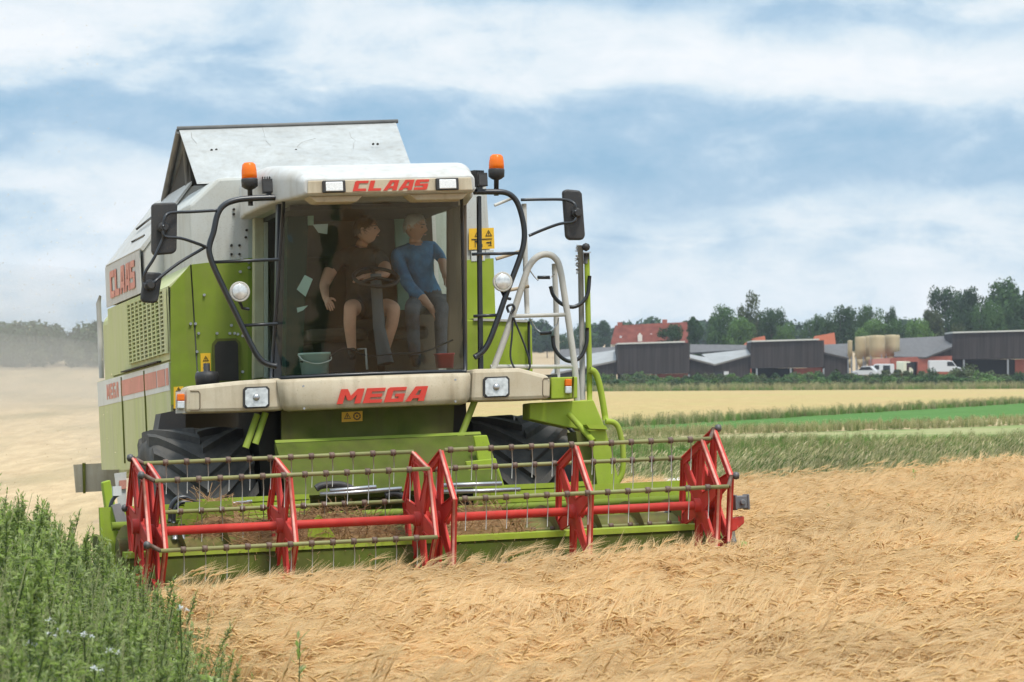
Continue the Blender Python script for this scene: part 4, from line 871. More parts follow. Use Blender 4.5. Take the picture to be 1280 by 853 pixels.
# windscreen: a curved pane leaning out at the top
def wsp(u, v):      # u -1..1 across, v 0..1 up
    hw = sl_(.875, .80, v); cx_ = sl_(-.01, .04, v); y = sl_(-1.16, -1.42, v) + .26 * abs(u) ** 2.6
    return V((cx_ + u * hw, y, sl_(2.06, 3.60, v)))
mb = MB(); nu = 24; vs = [wsp(-1 + 2 * i / nu, j / 6) for j in range(7) for i in range(nu + 1)]
mb.add(vs, [(j * (nu + 1) + i, j * (nu + 1) + i + 1, (j + 1) * (nu + 1) + i + 1, (j + 1) * (nu + 1) + i) for j in range(6) for i in range(nu)], True); ws = mb.build('windscreen', GLASS, CB)
mb = MB(); mb.tube([wsp(-1 + 2 * i / nu, .005) + V((0, -.004, .004)) for i in range(nu + 1)], .018, 6); mb.tube([wsp(-1, j / 6) for j in range(7)], .016, 6); mb.tube([wsp(1, j / 6) for j in range(7)], .016, 6); mb.build('seal', BLACKM, ws)
# window paper and sun strips behind the glass
mb = MB(); mb.prism(zpoly([(371, 362), (381, 344), (391, 349), (382, 371)], -1.0), (0, .004, 0)); mb.build('window_paper', mat('mint_paper', (.42, .62, .56), .7), ws)
mb = MB(); mb.prism(zpoly([(391, 281), (410, 280), (409, 293), (398, 291)], -1.0), (0, .004, 0)); mb.build('window_paper', mat('pale_paper', (.36, .42, .38), .7), ws)
mb = MB(); mb.prism(zpoly([(371, 385), (385, 382), (379, 388), (372, 391)], -1.0), (0, .004, 0)); mb.build('window_paper', mat('mint_paper', (.42, .62, .56), .7), ws)
# pillars
pf = MB(); pf.box((0, 0, 0), (.001, .001, .001)); 
mb = MB(); mb.prism(zpoly([(347, 247), (357, 247), (352, 476), (343, 476)], -.97), (0, .09, 0)); mb.build('front_pillar', BLACKM, CB, bevel=.008)
mb = MB(); mb.prism(zpoly([(597, 245), (602, 245), (605, 484), (599, 484)], -.92), (0, .05, 0)); mb.build('front_pillar', BLACKM, CB, bevel=.008)
mb = MB(); mb.prism(zpoly([(318, 250), (330, 250), (330, 472), (317, 474)], .3), (0, .1, 0)); mb.build('rear_pillar', BEIGE, CB, bevel=.01)
mb = MB(); mb.prism(zpoly([(330.5, 250), (335, 250), (335, 472), (330.5, 473)], .28), (0, .1, 0)); mb.build('rear_pillar', GREYP, CB)
mb = MB(); mb.prism(zpoly([(559, 250), (584, 250), (585, 467), (559, 467)], -.55), (0, .05, 0)); mb.build('rear_pillar', mat('brown_post_lining', (.11, .08, .05), .7, var=.1), CB, bevel=.02)
mb = MB(); mb.add([V((-.87, -.88, 2.08)), V((-.87, .30, 2.08)), V((-.80, .30, 3.56)), V((-.80, -.90, 3.56))], [(0, 1, 2, 3)]); mb.build('side_window', SGLASS, CB)
mb = MB(); mb.add([V((.915, -.80, 2.08)), V((.915, .10, 2.08)), V((.905, .10, 3.56)), V((.905, -.92, 3.56))], [(0, 1, 2, 3)]); mb.build('side_window', SGLASS, CB)
mb = MB(); mb.mm((.56, .28, 2.7), (.70, .31, 3.55)); mb.build('rear_window', mat('pale_green_pane', (.20, .34, .26), .2), CB)
# dark tinted edge and trim inside the left of the cab
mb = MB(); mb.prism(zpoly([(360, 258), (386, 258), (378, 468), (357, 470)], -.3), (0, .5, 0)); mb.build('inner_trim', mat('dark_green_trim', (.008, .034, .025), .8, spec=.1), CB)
mb = MB(); mb.prism(zpoly([(385, 262), (392, 262), (392, 282), (385, 282)], -.32), (0, .02, 0)); mb.prism(zpoly([(397, 262), (440, 262), (440, 265), (397, 266)], .2), (0, .02, 0)); mb.build('sun_blind', mat('pale_green_pane', (.2, .34, .26), .2), CB)
# roof: lofted shell
def rrect(hw, z0, z1, r, cx_=.15, n=5):
    o = []
    for (sx, sz, a0) in ((1, 1, 0), (-1, 1, 90), (-1, 0, 180), (1, 0, 270)):
        px_ = cx_ + sx * (hw - r); pz = (z1 - r) if sz else (z0 + min(r, .03))
        rr = r if sz else min(r, .03)
        if not sz: px_ = cx_ + sx * (hw - rr)
        for k in range(n + 1):
            a = R_(a0 + 90 * k / n); o.append((px_ + rr * math.cos(a), pz + rr * math.sin(a)))
    return o
RC = .07
secs = [(-1.70, .745, 3.615, 3.735, .03), (-1.66, .765, 3.60, 3.76, .05), (-1.40, .80, 3.60, 3.85, .09), (-1.05, .90, 3.60, 3.92, .13), (-.6, .97, 3.58, 3.965, .16), (0, .97, 3.58, 3.98, .16), (.40, .93, 3.58, 3.97, .14), (.46, .88, 3.6, 3.88, .12)]
mb = MB(); rings = [[V((x, y, z)) for x, z in rrect(hw, z0, z1, r, RC)] for (y, hw, z0, z1, r) in secs]; n_ = len(rings[0])
mb.add([p for r in rings for p in r], [(i * n_ + k, i * n_ + (k + 1) % n_, (i + 1) * n_ + (k + 1) % n_, (i + 1) * n_ + k) for i in range(len(rings) - 1) for k in range(n_)], True)
mb.f.append(list(range(n_))[::-1]); mb.sm.append(False); mb.mi.append(0); mb.f.append([(len(rings) - 1) * n_ + k for k in range(n_)]); mb.sm.append(False); mb.mi.append(0)
roof = mb.build('cab_roof', WHITE, CB)
mb = MB(); mb.prism([V((x, -1.702, z)) for x, z in ((RC - .73, 3.612), (RC + .73, 3.612), (RC + .72, 3.725), (RC - .72, 3.725))], (0, -.016, 0)); vis = mb.build('visor', BEIGE, roof, bevel=.008)
mb = MB()
for x0, x1 in ((RC - .70, RC - .22), (RC + .18, RC + .72)): mb.prism([V((x0, -1.62, 3.60)), V((x1, -1.62, 3.60)), V((x1 - .06, -1.62, 3.545)), V((x0 + .07, -1.62, 3.545))], (0, .25, 0))
mb.build('visor_lip', BEIGE, roof, bevel=.01)
mb = MB(); lettering(mb, 'CLAAS', V((RC - .335, -1.7185, 3.626)), (1, 0, 0), (0, 0, 1), .118, .088, .016, .32, (0, -.006, 0)); mb.build('maker_name', REDL, roof)
def led(cx_, cz):
    o = MB().box((cx_, -1.725, cz), (.20, .05, .105)).build('roof_lamp', BLACK, roof, bevel=.008); 
    return MB().box((cx_, -1.752, cz), (.15, .012, .08)).build('roof_lamp_lens', LEDM, roof, bevel=.01)
led(RC - .50, 3.668); led(RC + .50, 3.668)
# beacons and work lights
def beacon(px, pt, pb, pst, y, lean=0):
    c = Z(px, pb, y); t = Z(px, pt, y); r = .068; h = t.z - c.z; M = Matrix.Rotation(R_(lean), 3, 'Y')
    o = MB().lathe([(.022, -.20), (.022, -.06), (.045, -.05), (.072, -.03), (.074, .03), (.07, .04)], c, 'Z', 20, M=M).build('beacon', BLACK, CB)
    MB().lathe([(r, .04), (r, .08), (r * .97, h * .62), (r * .86, h * .88), (r * .6, h * .98), (.001, h)], c, 'Z', 22, M=M).build('beacon_lens', LENSO, o)
beacon(312, 203, 229, 247, -.75); beacon(620.5, 193, 217, 240, -.75, 3)
def worklight(px, py, y, rz):
    c = Z(px, py, y); M = Matrix.Rotation(R_(rz), 3, 'Z'); mb = MB().box(c, (.12, .09, .12), M)
    for k in range(6): mb.box(c + M @ V((-.05 + .02 * k, .03, .07)), (.008, .08, .03), M)
    o = mb.build('work_light', BLACK, CB); MB().box(c + M @ V((0, -.048, -.005)), (.098, .008, .09), M).build('work_light_lens', mat('dark_lamp_glass', (.06, .055, .05), .1, .3), o)
    MB().box(c + V((0, .01, -.08)), (.05, .05, .06)).build('bracket', BLACKM, o)
worklight(336, 233, -1.0, -8); worklight(599, 225, -1.0, 28)
# bumper in three pieces
def bump(name, top, bot, y, yb, m=BEIGE, bev=.035):
    mb = MB(); mb.prism(zpoly(top + bot[::-1], y), (0, yb, 0)); return mb.build(name, m, CB, bevel=bev)
bl = bump('bumper_wing', [(233, 483), (300, 476), (353, 472.5)], [(232, 516.5), (300, 515), (356, 513)], -1.1, .35)
br = bump('bumper_wing', [(590, 461.5), (650, 460), (683, 469), (689, 473)], [(588, 502), (650, 500.5), (688, 499)], -1.1, .35)
mb = MB(); nb_ = 20; vs = []
for j, (z, pr, iw) in enumerate([(1.772, .02, .10), (1.785, .0, .05), (1.83, -.012, .02), (2.02, -.01, 0), (2.048, .01, 0), (2.055, .06, 0)]):
    for i in range(nb_ + 1):
        u = -1 + 2 * i / nb_; vs.append(V((-.012 + u * (.868 - iw), -1.32 + .20 * abs(u) ** 3 + pr, z)))
mb.add(vs, [(j * (nb_ + 1) + i, j * (nb_ + 1) + i + 1, (j + 1) * (nb_ + 1) + i + 1, (j + 1) * (nb_ + 1) + i) for j in range(5) for i in range(nb_)], True)
bc = mb.build('bumper_centre', BEIGE, CB); s_ = bc.modifiers.new('solid', 'SOLIDIFY'); s_.thickness = .02; s_.offset = 1 if False else -1
mb = MB()
for (px, py) in [(379, 483), (569, 475), (380, 511), (569, 502)]: mb.lathe([(.010, -.012), (.010, .0)], Z(px, py, -1.305), 'Y', 8)
mb.build('bolt', STEEL, bc)
mb = MB(); lettering(mb, 'MEGA', V((-.405, -1.352, 1.815)), (1, 0, .0), (0, 0, 1), .165, .128, .024, .36, (0, .02, 0)); mb.build('model_name', REDL, bc)
def rectlamp(cx0, cy0, w_, h_, y, par):
    pts = lambda s: zpoly([(cx0 - w_ * s + 3, cy0 - h_ * s), (cx0 + w_ * s - 3, cy0 - h_ * s - 1), (cx0 + w_ * s, cy0 - h_ * s + 2), (cx0 + w_ * s, cy0 + h_ * s - 3), (cx0 + w_ * s - 3, cy0 + h_ * s), (cx0 - w_ * s + 3, cy0 + h_ * s + 1), (cx0 - w_ * s, cy0 + h_ * s - 2), (cx0 - w_ * s, cy0 - h_ * s + 3)], y)
    o = MB().prism(pts(1), (0, .03, 0)).build('headlight', BLACK, par); MB().prism([p + V((0, -.012, 0)) for p in pts(.86)], (0, .02, 0)).build('headlight_lens', LENSC, par)
    c = Z(cx0, cy0, y - .016); MB().lathe([(.03, -.004), (.024, -.012), (.001, -.014)], c, 'Y', 14).build('bulb_shield', STEEL, par)
rectlamp(320.5, 497, 16.5, 13, -1.115, bl); rectlamp(620.5, 484, 16.5, 12.5, -1.115, br)
mb = MB(); mb.tube(zpoly([(238, 489), (248, 489), (250, 492), (250, 510), (248, 513), (238, 513)], -1.103), .005, 4); mb.build('access_cap', mat('seam_brown', (.22, .17, .11), .8), bl)
mb = MB(); mb.tube(zpoly([(688, 473), (680, 473), (678.5, 476), (678.5, 493), (680, 496), (687, 496)], -1.103), .005, 4); mb.build('access_cap', mat('seam_brown', (.22, .17, .11), .8), br)
def signal(px0, px1, pt, pb, y, split, par):
    MB().prism(zpoly([(px0, pt), (px1, pt), (px1, split), (px0, split)], y), (0, .04, 0)).build('turn_signal', LENSO, par, bevel=.008)
    MB().prism(zpoly([(px0, split + .3), (px1, split + .3), (px1, pb), (px0, pb)], y), (0, .04, 0)).build('position_light', LENSC, par, bevel=.008)
mb = MB(); mb.prism(zpoly([(220, 490), (234, 489), (235, 516.5), (220, 517)], -1.05), (0, .02, 0)); lp = mb.build('lamp_plate', GREYP, CB); signal(222, 231, 492.5, 511, -1.09, 501, lp)
mb = MB(); mb.prism(zpoly([(689, 472), (722, 471), (722, 498), (689, 499)], -1.05), (0, .35, 0)); ge = mb.build('platform_end', LIME, CB, bevel=.01)
signal(707, 715, 474, 492, -1.09, 482.5, ge)
mb = MB(); mb.tube([Z(716.5, 471.5, -1.06), Z(716.5, 498, -1.06)], .008, 4); mb.build('edge_seam', DKGREEN, ge)
MB().mm((-1.6, -.78, 1.95), (1.75, -.1, 2.02)).build('platform_floor', BLACK, CB)
c = Z(259, 474, -.4); MB().lathe([(.10, -.07), (.11, .02), (.10, .06), (.03, .07), (.03, .14)], c, 'Z', 16).build('filler_cap', BLACK, CB)
# guard frames (door rails) of black tube, mirrors on arms
def frame(name, px_path, y, r, m, par=CB, k=4, sm=True):
    p = [F(a, b, y=y) for a, b in px_path]; return MB().tube(smoothpath(p, k) if sm else p, r, 8).build(name, m, par)
g1 = frame('door_rail', [(353, 247), (320, 248), (297, 250), (281, 256), (272, 268), (267, 290), (262, 306), (262, 318), (270, 340), (295, 392), (315, 433), (326, 450), (336, 456), (346, 458)], -1.08, .026, BLACKM)
for q in ([(265, 328), (350, 324.5)], [(305, 407), (347, 405)]): frame('rung', q, -1.08, .014, BLACKM, g1, sm=False)
g2 = frame('door_rail', [(592, 240), (615, 240), (632, 241), (643, 248), (650, 262), (655, 284), (655, 302), (650, 322), (635, 362), (620, 405), (611, 428), (603, 440), (593, 447)], -.98, .026, BLACKM)
for q in ([(590, 318), (653, 316.5)], [(592, 395.5), (624, 394)]): frame('rung', q, -.98, .014, BLACKM, g2, sm=False)
def mirror(name, pts, y, arms, par, hub, yaw=0):
    P4 = zpoly(pts, y); mb = MB(); mb.prism(P4, (0, .07, 0)); o = mb.build(name, BLACK, par, bevel=.03)
    mb = MB(); mb.lathe([(.052, -.02), (.045, -.045), (.02, -.05)], Z(*hub, y), 'Y', 14); mb.lathe([(.03, -.09), (.03, -.02)], Z(*hub, y), 'Y', 10); mb.build('mirror_joint', BLACK, o)
    for a, yy in arms: MB().tube(smoothpath([F(px, py, y=q) for (px, py), q in zip(a, yy)], 4), .014, 7).build('mirror_arm', BLACKM, o)
mirror('mirror', [(190, 256), (194, 254), (219, 253), (222, 256), (221, 313), (217, 317), (193, 319), (190, 315)], -1.15, [([(274, 263), (240, 265), (216, 266), (207, 270), (204, 283)], [-1.08, -1.14, -1.2, -1.24, -1.24]), ([(258, 309), (245, 304), (226, 298), (206, 296), (204, 287)], [-1.08, -1.14, -1.2, -1.24, -1.24]), ([(205, 296), (193, 322), (181, 342), (181, 355)], [-1.24, -1.24, -1.22, -1.2])], CB, (203.5, 285))
mirror('mirror', [(180, 342), (184, 340), (202, 341), (203, 345), (198, 376), (194, 379), (179, 378), (176, 374)], -1.1, [([(257, 309), (222, 330), (190, 355)], [-1.08, -1.12, -1.16])], CB, (187, 357))
mirror('mirror', [(704, 239), (708, 236.5), (725, 238), (728, 242), (732, 295), (729, 300), (712, 300), (708, 296)], -1.05, [([(651, 250), (680, 249.5), (706, 250), (718, 255), (719, 264)], [-.98, -1.02, -1.08, -1.14, -1.14]), ([(661, 295), (680, 287), (700, 280), (716, 278), (721, 272)], [-.98, -1.02, -1.08, -1.14, -1.14])], CB, (719.5, 267))
def roundlamp(px, py, y):
    c = Z(px, py, y); o = MB().lathe([(.03, .10), (.07, .05), (.088, .01), (.09, -.012), (.082, -.016)], c, 'Y', 24).build('round_lamp', GREYP, CB)
    MB().lathe([(.081, -.012), (.06, -.022), (.001, -.028)], c, 'Y', 24).build('lamp_lens', LENSC, o); MB().tube([c + V((0, .05, -.07)), c + V((.03, .06, -.14)), c + V((.09, .08, -.15))], .014, 6).build('bracket', BLACKM, o)
roundlamp(299.5, 365, -1.02); roundlamp(628, 352.5, -1.02)
# stickers
def tri(mb, c, s, y, mi=1, th=.1):
    P3 = [c + V((0, 0, s)), c + V((-s * .9, 0, -s * .6)), c + V((s * .9, 0, -s * .6))]; Q3 = [c + (p - c) * (1 - th * 2.6) for p in P3]
    for i in range(3): mb.prism([P3[i], P3[(i + 1) % 3], Q3[(i + 1) % 3], Q3[i]], (0, -.003, 0), mi=mi)
def sticker(pts, y, glyphs, par, off=.006):
    mb = MB(); mb.prism([p + V((0, -off, 0)) for p in zpoly(pts, y)], (0, .004, 0))
    for (kind, px, py, s) in glyphs:
        c = Z(px, py, y) + V((0, -off - .002, 0))
        if kind == 't': tri(mb, c, s, y); mb.prism([c + V(q) * s for q in ((-.1, 0, .35), (.12, 0, .35), (.05, 0, -.3), (-.05, 0, -.3))], (0, -.003, 0), mi=1)
        elif kind == 'a': mb.prism([c + V(q) * s for q in ((-.9, 0, .6), (-.6, 0, .8), (.9, 0, -.6), (.6, 0, -.85))], (0, -.003, 0), mi=1); mb.prism([c + V(q) * s for q in ((.3, 0, -.9), (1, 0, -.9), (1, 0, -.2), (.75, 0, -.2))], (0, -.0035, 0), mi=1); mb.prism([c + V(q) * s for q in ((-1, 0, -1), (-.85, 0, -1), (-.85, 0, .95), (-1, 0, .95))], (0, -.003, 0), mi=1)
        elif kind == 'h': mb.prism([c + V(q) * s for q in ((-.8, 0, .25), (.2, 0, .35), (.2, 0, -.1), (-.8, 0, -.05))], (0, -.003, 0), mi=1); mb.prism([c + V(q) * s for q in ((.35, 0, .5), (.7, 0, .5), (.7, 0, -.4), (.35, 0, -.4))], (0, -.003, 0), mi=1); mb.prism([c + V(q) * s for q in ((-.3, 0, -.6), (.8, 0, -.6), (.8, 0, -.75), (-.3, 0, -.75))], (0, -.003, 0), mi=1)
        elif kind == 'o':
            for k in range(10):
                a0, a1 = k * .628, k * .628 + .5; mb.prism([c + V((math.cos(a0), 0, math.sin(a0))) * s, c + V((math.cos(a1), 0, math.sin(a1))) * s, c + V((math.cos(a1), 0, math.sin(a1))) * s * .68, c + V((math.cos(a0), 0, math.sin(a0))) * s * .68], (0, -.003, 0), mi=1)
            mb.lathe([(s * .25, -.003), (s * .25, 0)], c, 'Y', 8, mi=1)
        elif kind == 'l': mb.prism([c + V(q) for q in ((-s, 0, .004), (s, 0, .004), (s, 0, -.004), (-s, 0, -.004))], (0, -.003, 0), mi=1)
    return mb.build('warning_sticker', [YEL, INK], par)
sticker([(586, 286), (617, 285), (618, 311), (586, 312.5)], .5, [('t', 597, 293, .036), ('t', 610.5, 292.5, .036), ('a', 598, 304.5, .036), ('h', 611, 304, .032), ('l', 602, 299.2, .1)], tank)
mb = MB(); mb.prism([p + V((0, -.006, 0)) for p in zpoly([(589, 314), (606, 313), (606, 326), (589, 327)], .5)], (0, .004, 0)); q = mb.build('paper_label', WHITED, rp)
mb = MB(); mb.prism([p + V((0, -.010, 0)) for p in zpoly([(596, 320), (603, 319.7), (603, 325), (596, 325.3)], .5)], (0, .003, 0)); mb.build('label_patch', YEL, rp)
mb = MB(); mb.prism([p + V((0, -.006, 0)) for p in zpoly([(607, 313), (617, 312.6), (617, 316), (607, 316.4)], .5)], (0, .004, 0)); mb.build('paper_label', WHITED, rp)
sticker([(250.5, 442), (263, 441.5), (263.5, 466), (251, 467)], .5, [('t', 257, 449, .03), ('h', 257, 460, .03)], fp)
sticker([(217, 484), (229, 483), (229, 510), (217, 511)], .3, [('t', 223, 488, .03)], fp)
# lower front: dark panel under the bumper, shield, struts, feeder house
mb = MB(); mb.prism(zpoly([(352, 512), (568, 500), (566, 552), (352, 562)], -.85), (0, .03, 0)); und = mb.build('under_panel', DKGREEN, CB)  # darker green holds the shade under the bumper, besides its grime
sticker([(427, 515.5), (453, 514), (453, 526.5), (427, 528)], -.86, [('t', 434, 521, .035), ('o', 446, 520.5, .035)], und, .004)
mb = MB(); mb.prism([V((-.93, -1.75, 1.0)), V((-.93, -1.15, 1.42)), V((-.93, -1.15, 1.5)), V((-.93, -1.2, 1.5)), V((-.93, -1.8, 1.04))], (1.86, 0, 0)); sh = mb.build('feeder_shield', mat('shaded_green_paint', (.062, .095, .006), .7, var=.25, dust=(.12, .10, .04), damt=.3, spec=.15), CB)  # green darkened to stand in for the deep shadow below the bumper
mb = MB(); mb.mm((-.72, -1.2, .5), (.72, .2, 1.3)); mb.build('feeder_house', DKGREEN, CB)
mb = MB(); mb.prism([V((-.92, -1.16, 1.505)), V((.92, -1.16, 1.505)), V((.92, -1.13, 1.53)), V((-.92, -1.13, 1.53))], (0, .03, 0)); mb.build('shield_lip', GREEN, sh)
for q in ([(307, 560), (322, 518)], [(319, 555), (332, 516)], [(575, 548), (594, 500)]): MB().tube([Z(*q[0], -1.0), Z(*q[1], -1.0)], .03, 8).build('strut', GREEN, CB)
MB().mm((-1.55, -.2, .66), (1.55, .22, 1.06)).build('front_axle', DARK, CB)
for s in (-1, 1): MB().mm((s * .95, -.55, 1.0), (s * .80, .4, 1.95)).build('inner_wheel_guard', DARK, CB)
mb = MB(); mb.prism(zpoly([(201, 517), (232, 511), (232, 540), (196, 546)], .2), (0, .3, 0)); mb.build('mud_flap', BLACK, CB)
mb = MB(); mb.prism(zpoly([(592, 545), (609, 544), (628, 607), (604, 610)], -1.55), (0, .04, 0)); mb.build('header_bracket', LIME, CB, bevel=.008)
mb = MB(); mb.prism(zpoly([(582, 577), (620, 573), (632, 612), (592, 614)], -1.6), (0, .04, 0)); mb.build('header_bracket', LIME, CB, bevel=.008)
# tyres
def wheel(x, y, z, R, Wd, side, rear=False):
    hw = Wd / 2; rb = R - .068
    prof = [(R * .50, -hw * .72), (R * .56, -hw * .86), (R * .72, -hw * 1.0), (R * .86, -hw * .98), (rb - .02, -hw * .90), (rb, -hw * .80), (rb + .012, 0), (rb, hw * .80), (rb - .02, hw * .90), (R * .86, hw * .98), (R * .72, hw), (R * .56, hw * .86), (R * .50, hw * .72)]
    mb = MB().lathe(prof, (0, 0, 0), 'X', 72); nl = 17 if not rear else 16
    for s in (-1, 1):
        for k in range(nl):
            a0 = 2 * math.pi * (k + (.5 if s > 0 else 0)) / nl; pts = []
            for i in range(8):
                u = sl_(.0, .97, i / 7); a = a0 + u * .42 * (1.0 + .35 * u); bw = (.040 if i < 7 else .055) / R
                base = rb + .010 if u < .82 else rb - .03 * (u - .82) / .15
                topr = R - .006 * u if u < .86 else R - .02
                xx = s * u * hw
                pts.append([(xx, base - .012, a - bw * 1.4), (xx, topr, a - bw), (xx, topr, a + bw), (xx, base - .012, a + bw * 1.4)])
            vs = [V((q[0], -q[1] * math.cos(q[2]), q[1] * math.sin(q[2]))) for p in pts for q in p]
            fs = [(i * 4 + j, i * 4 + j + 1, (i + 1) * 4 + j + 1, (i + 1) * 4 + j) for i in range(7) for j in range(3)] + [(0, 1, 2, 3), (28, 29, 30, 31)]
            mb.add(vs, fs, False)
    t = MB().lathe([(.10, -.10), (.14, -.16)], (0, 0, 0), 'X', 20)
    rt = MB().lathe([(R * .49, -hw * .7), (R * .44, -hw * .55), (R * .40, -hw * .2), (R * .40, hw * .2), (R * .44, hw * .55), (R * .49, hw * .7)], (0, 0, 0), 'X', 40)
    rt.lathe([(.02, side * hw * .30), (R * .42, side * hw * .22), (R * .42, side * hw * .12), (.02, side * hw * .12)], (0, 0, 0), 'X', 40); rt.lathe([(.02, side * hw * .5), (.13, side * hw * .5), (.14, side * hw * .3), (.02, side * hw * .3)], (0, 0, 0), 'X', 24)
    o = rt.build('wheel', WHITE if False else mat('rim_paint', (.60, .58, .50), .5, dust=DUST, damt=.4), CB, loc=V((x, y, z))); ty = mb.build('tyre', RUBBER, o); return o
wheel(-1.45, 0, .845, .845, .90, -1); wheel(1.50, 0, .845, .845, .88, 1)
wheel(-1.15, 3.7, .68, .58, .45, -1, True); wheel(1.15, 3.7, .68, .58, .45, 1, True)
MB().mm((-1.1, 3.6, .6), (1.1, 3.8, .8)).build('rear_axle', DARK, CB)
# right side: steps, rails, poles
yl = -.9
st = MB(); st.prism(zpoly([(662, 504), (742, 500), (757, 536), (740, 541), (662, 524)], yl), (0, .25, 0)); stp = st.build('step_frame', LIME, CB, bevel=.01)
mb = MB(); mb.prism(zpoly([(738, 540), (757, 537), (784, 640), (752, 645)], yl - .25), (0, .04, 0)); mb.build('ladder', LIME, stp)
mb = MB(); mb.prism(zpoly([(720, 540), (738, 540), (752, 645), (735, 645)], yl - .2), (0, .3, 0)); mb.build('ladder_side', DKGREEN, stp)
mb = MB(); mb.prism(zpoly([(733, 531), (757, 532), (760, 537), (737, 536)], yl - .3), (0, .25, 0)); mb.build('tread', LIME, stp)
MB().tube([Z(711, 518, yl - .05), Z(742, 552, yl - .3)], .03, 6).build('brace', LIME, stp)
MB().tube([Z(705, 528, yl + .1), Z(727, 552, yl - .1)], .022, 6).build('brace', BLACKM, stp)
frame('grab_handle', [(757, 527), (766, 528), (772, 533), (776, 545), (779, 565), (778, 590), (772, 602), (764, 607)], yl - .2, .026, LIME, stp)
MB().prism(zpoly([(783, 606), (797, 606), (797, 611), (783, 611)], yl - .2), (0, .15, 0)).build('step_pad', BLACK, stp)
gp = frame('hand_rail', [(608, 484), (632, 420), (655, 350), (662, 332), (672, 321), (684, 318), (694, 323), (700, 336), (706, 372), (714, 425), (720, 475), (722, 523)], -.85, .030, GREYP)
for q in ([(640, 395.5), (708, 393.5)], [(613, 458.5), (718, 458.5)]): frame('cross_rail', q, -.85, .018, GREYP, gp, sm=False)
frame('rear_rail', [(655, 255), (656, 290), (657, 340), (659, 392)], -.2, .024, GREYP, gp)
frame('rear_rail', [(693, 330), (695, 380), (696, 440), (697, 475)], -.3, .026, GREYP, gp)
frame('rear_rail', [(618, 257), (640, 248)], -.2, .014, GREYP, gp, sm=False); frame('rear_rail', [(620, 324), (655, 313)], -.2, .016, mat('tan_painted_tube', (.40, .31, .2), .5), gp, sm=False); frame('rear_rail', [(632, 364), (661, 358)], -.3, .016, mat('tan_painted_tube', (.40, .31, .2), .5), gp, sm=False)
def brushpole():
    mb = MB(); a, b = Z(725.5, 307, -.6), Z(728.5, 500, -.6); mb.tube([a, b], .026, 7); rnd = random.Random(2)
    for k in range(90): p = a.lerp(b, rnd.uniform(0, .18)); e = p + V((-rnd.uniform(.02, .05), rnd.uniform(-.02, .02), rnd.uniform(-.01, .01))); mb.tube([p, e], .004, 3)
    return mb.build('galvanised_pole', mat('weathered_galvanised', (.30, .29, .26), .7, var=.15), CB)
brushpole()
gpole = frame('green_pole', [(733.5, 318), (735, 390), (736.5, 450), (737, 503)], -.65, .026, LIME, CB)
MB().tube([Z(733, 317, -.65), Z(733, 330, -.65)], .028, 8).build('pole_sleeve', BLACK, gpole); MB().lathe([(.001, -.04), (.03, -.025), (.038, 0), (.03, .025), (.001, .038)], Z(732.5, 309, -.65), 'Z', 14).build('pole_knob', BLACK, gpole); MB().box(Z(733, 316, -.65), (.07, .05, .012)).build('pole_collar', STEEL, gpole)
frame('pole_arm', [(737, 462), (744, 466), (749, 480), (753, 500), (757, 525)], -.7, .030, LIME, gpole)
for q, yy in (([(688, 358), (692, 370), (702, 380), (716, 384), (728, 378), (735, 366), (737, 345)], -.7), ([(691, 420), (693, 435), (702, 447), (714, 452), (726, 446), (733, 430), (734, 410)], -.7)): frame('hose', q, yy, .018, BLACKM)
for q in ([(660, 335), (668, 346), (673, 351)], [(686, 349), (693, 343)], [(662, 398), (670, 411), (676, 416)], [(688, 415), (697, 405), (698, 398)]): frame('chain', q, -.6, .006, STEEL, gp, sm=False)
for q in ([(672, 347), (687, 347)], [(675, 417), (689, 416)]): frame('chain_handle', q, -.6, .016, BLACKM, gp, sm=False)
frame('cable', [(641, 397), (640, 420), (638, 445), (643, 460), (652, 466), (661, 462), (662, 452), (655, 430), (645, 405), (642, 397)], -.9, .009, BLACKM)
frame('cable', [(636, 391), (634, 384), (640, 381), (643, 386), (638, 392)], -.9, .012, BLACKM)
frame('strap', [(661, 402), (661, 430), (662, 458)], .33, .014, BLACKM)

# cab furniture
wh = MB().tube(arc(V((0, 0, 0)), .19, 0, 350, 26, 'xy'), .016, 8, closed=False); col_top = Z(470, 347, -.72)
colm = MB().tube([Z(482, 455, -.85), Z(474, 410, -.80), Z(470, 352, -.72)], [.075, .055, .05], 10).build('steering_column', mat('grey_column_plastic', (.09, .10, .11), .6), CB)
mbw = MB(); Mw = Matrix.Rotation(R_(28), 3, 'X'); ring = [col_top + Mw @ p for p in arc(V((0, 0, 0)), .20, 0, 360, 28, 'xy')]; mbw.tube(ring[:-1], .017, 8, closed=True)
for a in (90, 210, 330): mbw.tube([col_top, col_top + Mw @ V((.2 * math.cos(R_(a)), .2 * math.sin(R_(a)), 0))], .014, 6)
mbw.build('steering_wheel', BLACK, colm); MB().lathe([(.05, 0), (.05, .03), (.02, .035)], col_top, 'Z', 14).build('wheel_hub', mat('grey_column_plastic', (.09, .10, .11), .6), colm)
seatm = mat('brown_seat_cloth', (.06, .045, .03), .95, var=.2)
se = MB().mm((-.45, -.42, 2.40), (.12, .12, 2.52)).build('driver_seat', seatm, CB, bevel=.05); mb = MB(); mb.mm((-.43, .08, 2.52), (.10, .20, 3.2)); mb.build('backrest', seatm, se, bevel=.05); MB().mm((-.3, -.3, 2.06), (0, .05, 2.4)).build('seat_base', BLACK, se)
MB().mm((.22, -.32, 2.40), (.70, .12, 2.52)).build('jump_seat', seatm, CB, bevel=.04)
MB().mm((.3, -.2, 2.06), (.62, .1, 2.4)).build('jump_seat_base', CABIN, CB)
frame('cab_wire', [(375, 452), (400, 455), (430, 436), (460, 445), (500, 442), (530, 440), (566, 425)], -.9, .008, BLACKM, colm)
